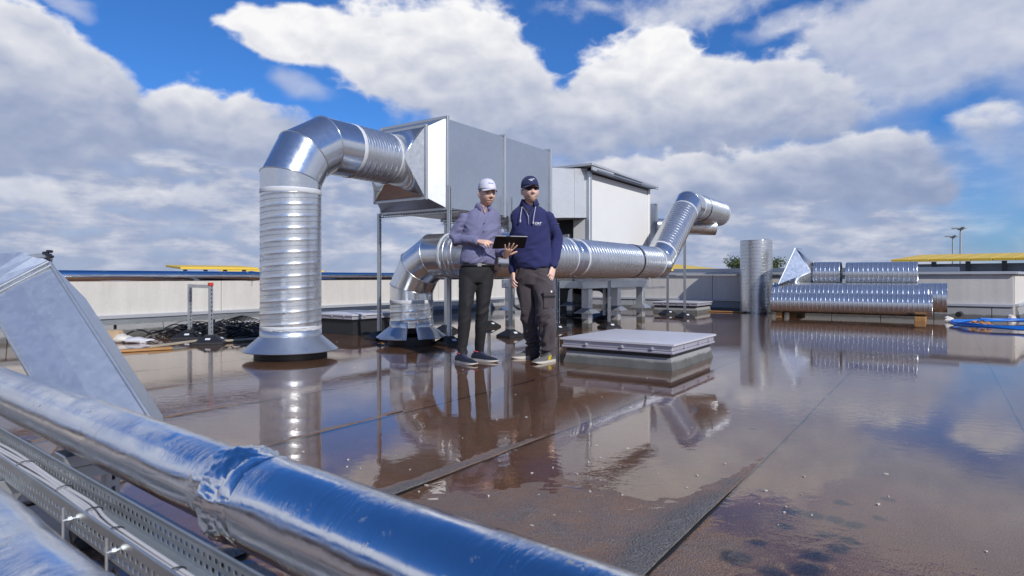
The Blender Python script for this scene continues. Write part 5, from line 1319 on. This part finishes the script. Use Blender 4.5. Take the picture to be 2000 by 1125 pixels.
def person_fleece():
    root = thing('person', Vector((.24, 6.45, 0)), 'smiling man in navy cap, sunglasses and navy fleece with grey work trousers', 'person')
    an = R(-6); F = Vector((math.sin(an), -math.cos(an), 0)); L = Vector((math.cos(an), math.sin(an), 0))
    pel = at(1042, 530, 6.50); nk = at(1034, 413, 6.51)
    shR, elR, wrR = at(1013, 422, 6.55), at(1005, 475, 6.60), at(1002, 531, 6.52)
    shL, elL, wrL = at(1073, 419, 6.47), at(1088, 468, 6.53), at(1081, 518, 6.42)
    shR = shR - UP * .028 + L * .008; shL = shL - UP * .024 - L * .008
    hipR, hipL = at(1025, 537, 6.53), at(1059, 536, 6.47); knR, knL = at(1034, 612, 6.53), at(1066, 609, 6.36); anR, anL = at(1042, 685, 6.64), at(1073, 691, 6.42)
    hc = at(1035.5, 373.5, 6.46); ya = R(13); HF = Vector((math.sin(ya), -math.cos(ya), .03)).normalized(); HL = Vector((math.cos(ya), math.sin(ya), .07)).normalized(); HF = (HF - HL * HF.dot(HL)).normalized(); HZ = HL.cross(HF) * -1
    if HZ.z < 0: HZ = -HZ
    HL, HF, HZ = HL * 1.06, HF * 1.06, HZ * 1.06
    mb = MB(); head_mesh(mb, hc, HL, HF, HZ, 1.0, 1.02)
    mb.tube([nk - UP * .03, nk + UP * .03, hc - HZ * .07 - HF * .02], [.070, .060, .058], 20)
    mb.loft(torso_rings([(.93, .145, .095, 0), (1.1, .145, .095, 0), (1.35, .165, .11, 0), (1.46, .15, .09, 0), (1.53, .06, .05, 0)], pel, nk, L, F))
    limb(mb, [shR, elR, wrR], [.045, .038, .027]); limb(mb, [shL, elL, wrL], [.045, .038, .027]); limb(mb, [hipR, knR, anR], [.075, .05, .036]); limb(mb, [hipL, knL, anL], [.075, .05, .036])
    dn = (at(1074, 551, 6.36) - wrL).normalized(); hand(mb, wrL + dn * .02, dn, (L * .75 + F * .7), -1, [(.30, .40, .25), (.35, .45, .3), (.4, .5, .3), (.45, .5, .3)], spread=.05, thumb=(.45, .85, -.30))
    dn = (at(1000.5, 556, 6.44) - wrR).normalized(); hand(mb, wrR + dn * .02, dn, (-L * .8 + F * .6), 1, [(.35, .45, .3), (.4, .5, .3), (.45, .55, .3), (.5, .6, .3)], spread=.04, thumb=(.45, .85, -.30))
    me = remesh(mb, .0036, 1); attr = me.color_attributes.new('tone', 'FLOAT_COLOR', 'POINT'); base = (.82, .54, .44)
    for i, v in enumerate(me.vertices):
        p = Vector(v.co); c = head_tone(p, hc, HL, HF, HZ, base, (.52, .32, .19), (.62, .28, .24), (.10, .06, .035), 1.0) if (p - hc).length < .16 else Vector(base); attr.data[i].color = (*c, 1)
    body = link('body', me, M['skin'], root)
    from mathutils.bvhtree import BVHTree
    bh = BVHTree.FromPolygons([v.co for v in me.vertices], [p.vertices[:] for p in me.polygons])
    def onface(x, z, lift):
        o0 = hc + HL * x + HZ * z + HF * .25; h = bh.ray_cast(o0, -HF.normalized()); return (h[0] if h[0] is not None else o0 - HF * .15) + HF * lift
    mb = MB(); rows = []
    for k in range(13):
        u = (k / 12 - .5) * 2; zc_ = -.0685 + .0085 * u * u; hh = .0050 * (1 - u * u * .75); rows.append([onface(u * .026, zc_ + hh, .0012), onface(u * .026, zc_, .0016), onface(u * .026, zc_ - hh, .0012)])
    mb.loft(rows, False, False, closed=False); part('teeth', mb, M['teeth'], body, smooth=60, solid=.001)
    # trousers
    mb = MB(); mb.loft(torso_rings([(.78, .155, .11, 0), (.86, .178, .125, -.005), (.93, .176, .122, 0), (.99, .17, .115, 0)], pel, nk, L, F))
    for h_, k_, a_ in ((hipR, knR, anR), (hipL, knL, anL)):
        limb(mb, [h_ - UP * .02, h_.lerp(k_, .4), k_, k_.lerp(a_, .4), a_.lerp(k_, .15), a_ - UP * .035], [.108, .104, .092, .086, .074, .072], 26)
    me = remesh(mb, .008, 4, 'work_trousers'); folds(me, fold_fn([(knR, .14, .010), (knL, .14, .010), (anR + UP * .08, .16, .014), (anL + UP * .08, .16, .014), (pel - UP * .12, .12, .006)], .004, .9, 9)); tr = link('work_trousers', me, M['work_trouser_cloth'], root)
    # thigh pocket with flap, strap
    q = hipL.lerp(knL, .62); sd = (F * .85 + L * .5).normalized(); sx = Vector((-sd.y, sd.x, 0)); mb = MB(); mb.box(q + sd * .098 - UP * .03, .062, .012, .075, sx, sd); pk = part('thigh_pocket', mb, M['work_trouser_cloth'], tr, bevel=.008, segs=2)
    mb = MB(); mb.box(q + sd * .108 + UP * .055, .066, .006, .018, sx, sd); part('pocket_flap', mb, M['work_trouser_cloth'], pk, bevel=.004)
    mb = MB(); mb.box(q + sd * .113 + UP * .012, .064, .003, .011, sx, sd); part('pocket_strap', mb, M['black_plastic'], pk)
    mb = MB(); mb.ell(q + sd * .116 + sx * .02 + UP * .062, sx * .010, UP * .011, sd * .002, 10, 6); part('pocket_badge', mb, M['logo_white'], pk)
    # fleece
    mb = MB(); mb.loft(torso_rings([(.945, .168, .118, .004), (.965, .188, .134, .006), (1.03, .196, .140, .010), (1.14, .190, .134, .008), (1.28, .194, .134, .006), (1.40, .198, .128, 0), (1.46, .204, .118, -.006), (1.515, .198, .104, -.008), (1.552, .172, .090, -.010), (1.585, .124, .080, -.008), (1.610, .096, .074, -.004), (1.628, .078, .070, 0)], pel, nk, L, F))
    limb(mb, [shR, shR.lerp(elR, .5), elR, elR.lerp(wrR, .5), wrR], [.060, .066, .062, .054, .042], 24); limb(mb, [shL, shL.lerp(elL, .5), elL, elL.lerp(wrL, .5), wrL], [.060, .067, .064, .056, .044], 24)
    me = remesh(mb, .007, 14, 'fleece'); folds(me, fold_fn([(elR, .12, .008), (elL, .12, .009), (pel + UP * .05, .17, .009), (wrL.lerp(elL, .3), .08, .006)], .003, .8, 12)); fl = link('fleece', me, M['fleece_cloth'], root)
    ck = nk + UP * .066; collar_flaps(fl, ck, L, F, 'fleece_cloth', .070, .104, .062, .000, 34); collar_flaps(fl, ck - UP * .004, L, F, 'dark_cloth', .064, .086, .040, .008, 30, 'polo_collar')
    mb = MB(); fc = nk + F * .088 + UP * .005
    mb.quad(fc - L * .045 + UP * .055 - F * .02, fc - UP * .06 + F * .035, fc + L * .045 + UP * .055 - F * .02, fc + UP * .03 - F * .03); part('neck_opening', mb, M['dark_cloth'], fl)
    mb = MB(); mb.tube([fc - L * .062 + UP * .03 - F * .005, fc - L * .02 - UP * .02 + F * .035, fc - UP * .075 + F * .044, fc - UP * .15 + F * .046], .004, 8); part('zip', mb, M['tablet_edge'], fl, smooth=60)
    for sg, dz in ((-1, .15), (1, .17)):
        a = nk + L * (sg * .070) + F * .078 + UP * .04; b = a + L * (sg * .012 if sg < 0 else -.02) + F * .074 - UP * dz; mid = a.lerp(b, .5) + F * .030; mb = MB(); mb.tube([a, mid, b], .0032, 8); co = part('drawcord', mb, M['cord_white'], fl, smooth=60)
        mb = MB(); mb.tube([b + UP * .010, b - UP * .014], [.009, .007], 10); part('cord_stopper', mb, M['cord_white'], co, smooth=60)
    # embroidered lettering on the chest
    cu = bpy.data.curves.new('t', 'FONT'); cu.body = 'CIAT'; cu.size = .031; cu.extrude = .0010; cu.shear = .25; cu.align_x = 'CENTER'; cu.space_character = .95; cu.offset = .0004
    to = bpy.data.objects.new('t', cu); C.objects.link(to); bpy.context.view_layer.update(); dg = bpy.context.evaluated_depsgraph_get(); tm = bpy.data.meshes.new_from_object(to.evaluated_get(dg)); bpy.data.objects.remove(to)
    o_ = at(1050, 437.5, 6.35); o_ = Vector((o_.x, 6.345, o_.z)); nx = (L * .96 + Vector((0, .20, 0))).normalized(); nz = nx.cross(UP)
    bv = BVHTree.FromPolygons([v.co for v in fl.data.vertices], [p.vertices[:] for p in fl.data.polygons])
    def snap(p, lift):
        h = bv.ray_cast(p + F * .2, -F); return (h[0] if h[0] is not None else p) + F * lift
    for v in tm.vertices: v.co = snap(o_ + nx * v.co.x + UP * v.co.y, .0022 + v.co.z)
    tm.update(); lo = link('chest_lettering', tm, M['logo_white'], fl)
    mb = MB(); mb.tube([snap(o_ + nx * (.034 * (i / 6 - 1)) - UP * .008, .001) for i in range(13)], .0012, 6); part('lettering_underline', mb, M['logo_white'], lo)
    d = (wrL - elL).normalized(); mb = MB(); mb.tube([wrL - d * .004, wrL + d * .020], [.034, .033], 24); wt = part('wristwatch', mb, M['black_plastic'], root, smooth=60)
    mb = MB(); wq = wrL + d * .010 + (L * .5 + F * .8).normalized() * .035; mb.box(wq, .013, .004, .014, (F.cross(d)).normalized(), (L * .5 + F * .8).normalized(), d); part('watch_face', mb, M['lens_dark'], wt, bevel=.002)
    cap(root, hc, HL, HF, HZ, 'navy_cap_cloth', 'navy', 1.02)
    # sunglasses
    g = thing('sunglasses', hc + HF * .1, 'black wraparound sunglasses on the smiling man', 'sunglasses')
    mb = MB()
    rows = []
    for k in range(21):
        u = (k / 20 - .5) * 2; thn = .0155 + .006 * (1 - abs(abs(u) - .5) * 2) if abs(u) > .10 else .006; off = .004 if abs(u) > .1 else .008
        bx = hc + HL * (u * .069) + HF * (.1115 - .040 * abs(u) ** 2.2); rows.append([bx + HZ * (.0225), bx + HZ * (.0225 - thn - off + .004)])
    mb.loft(rows, False, False, closed=False); part('lenses', mb, M['lens_dark'], g, smooth=60, solid=.003)
    for sg in (-1, 1):
        mb = MB(); mb.tube([hc + HL * (sg * .069) + HF * .071 + HZ * .018, hc + HL * (sg * .083) + HF * .03 + HZ * .016, hc + HL * (sg * .083) - HF * .012 + HZ * .010], .0032, 8); part('temple_arm', mb, M['black_plastic'], g, smooth=60)
    shoe(root, Vector((.285, 6.695, 0)), Vector((-.005, 6.60, 0)), 'shoe_grey', 'sole_white', 'grey'); shoe(root, Vector((.425, 6.42, 0)), Vector((.222, 6.175, 0)), 'shoe_grey', 'sole_white', 'grey')
person_fleece()
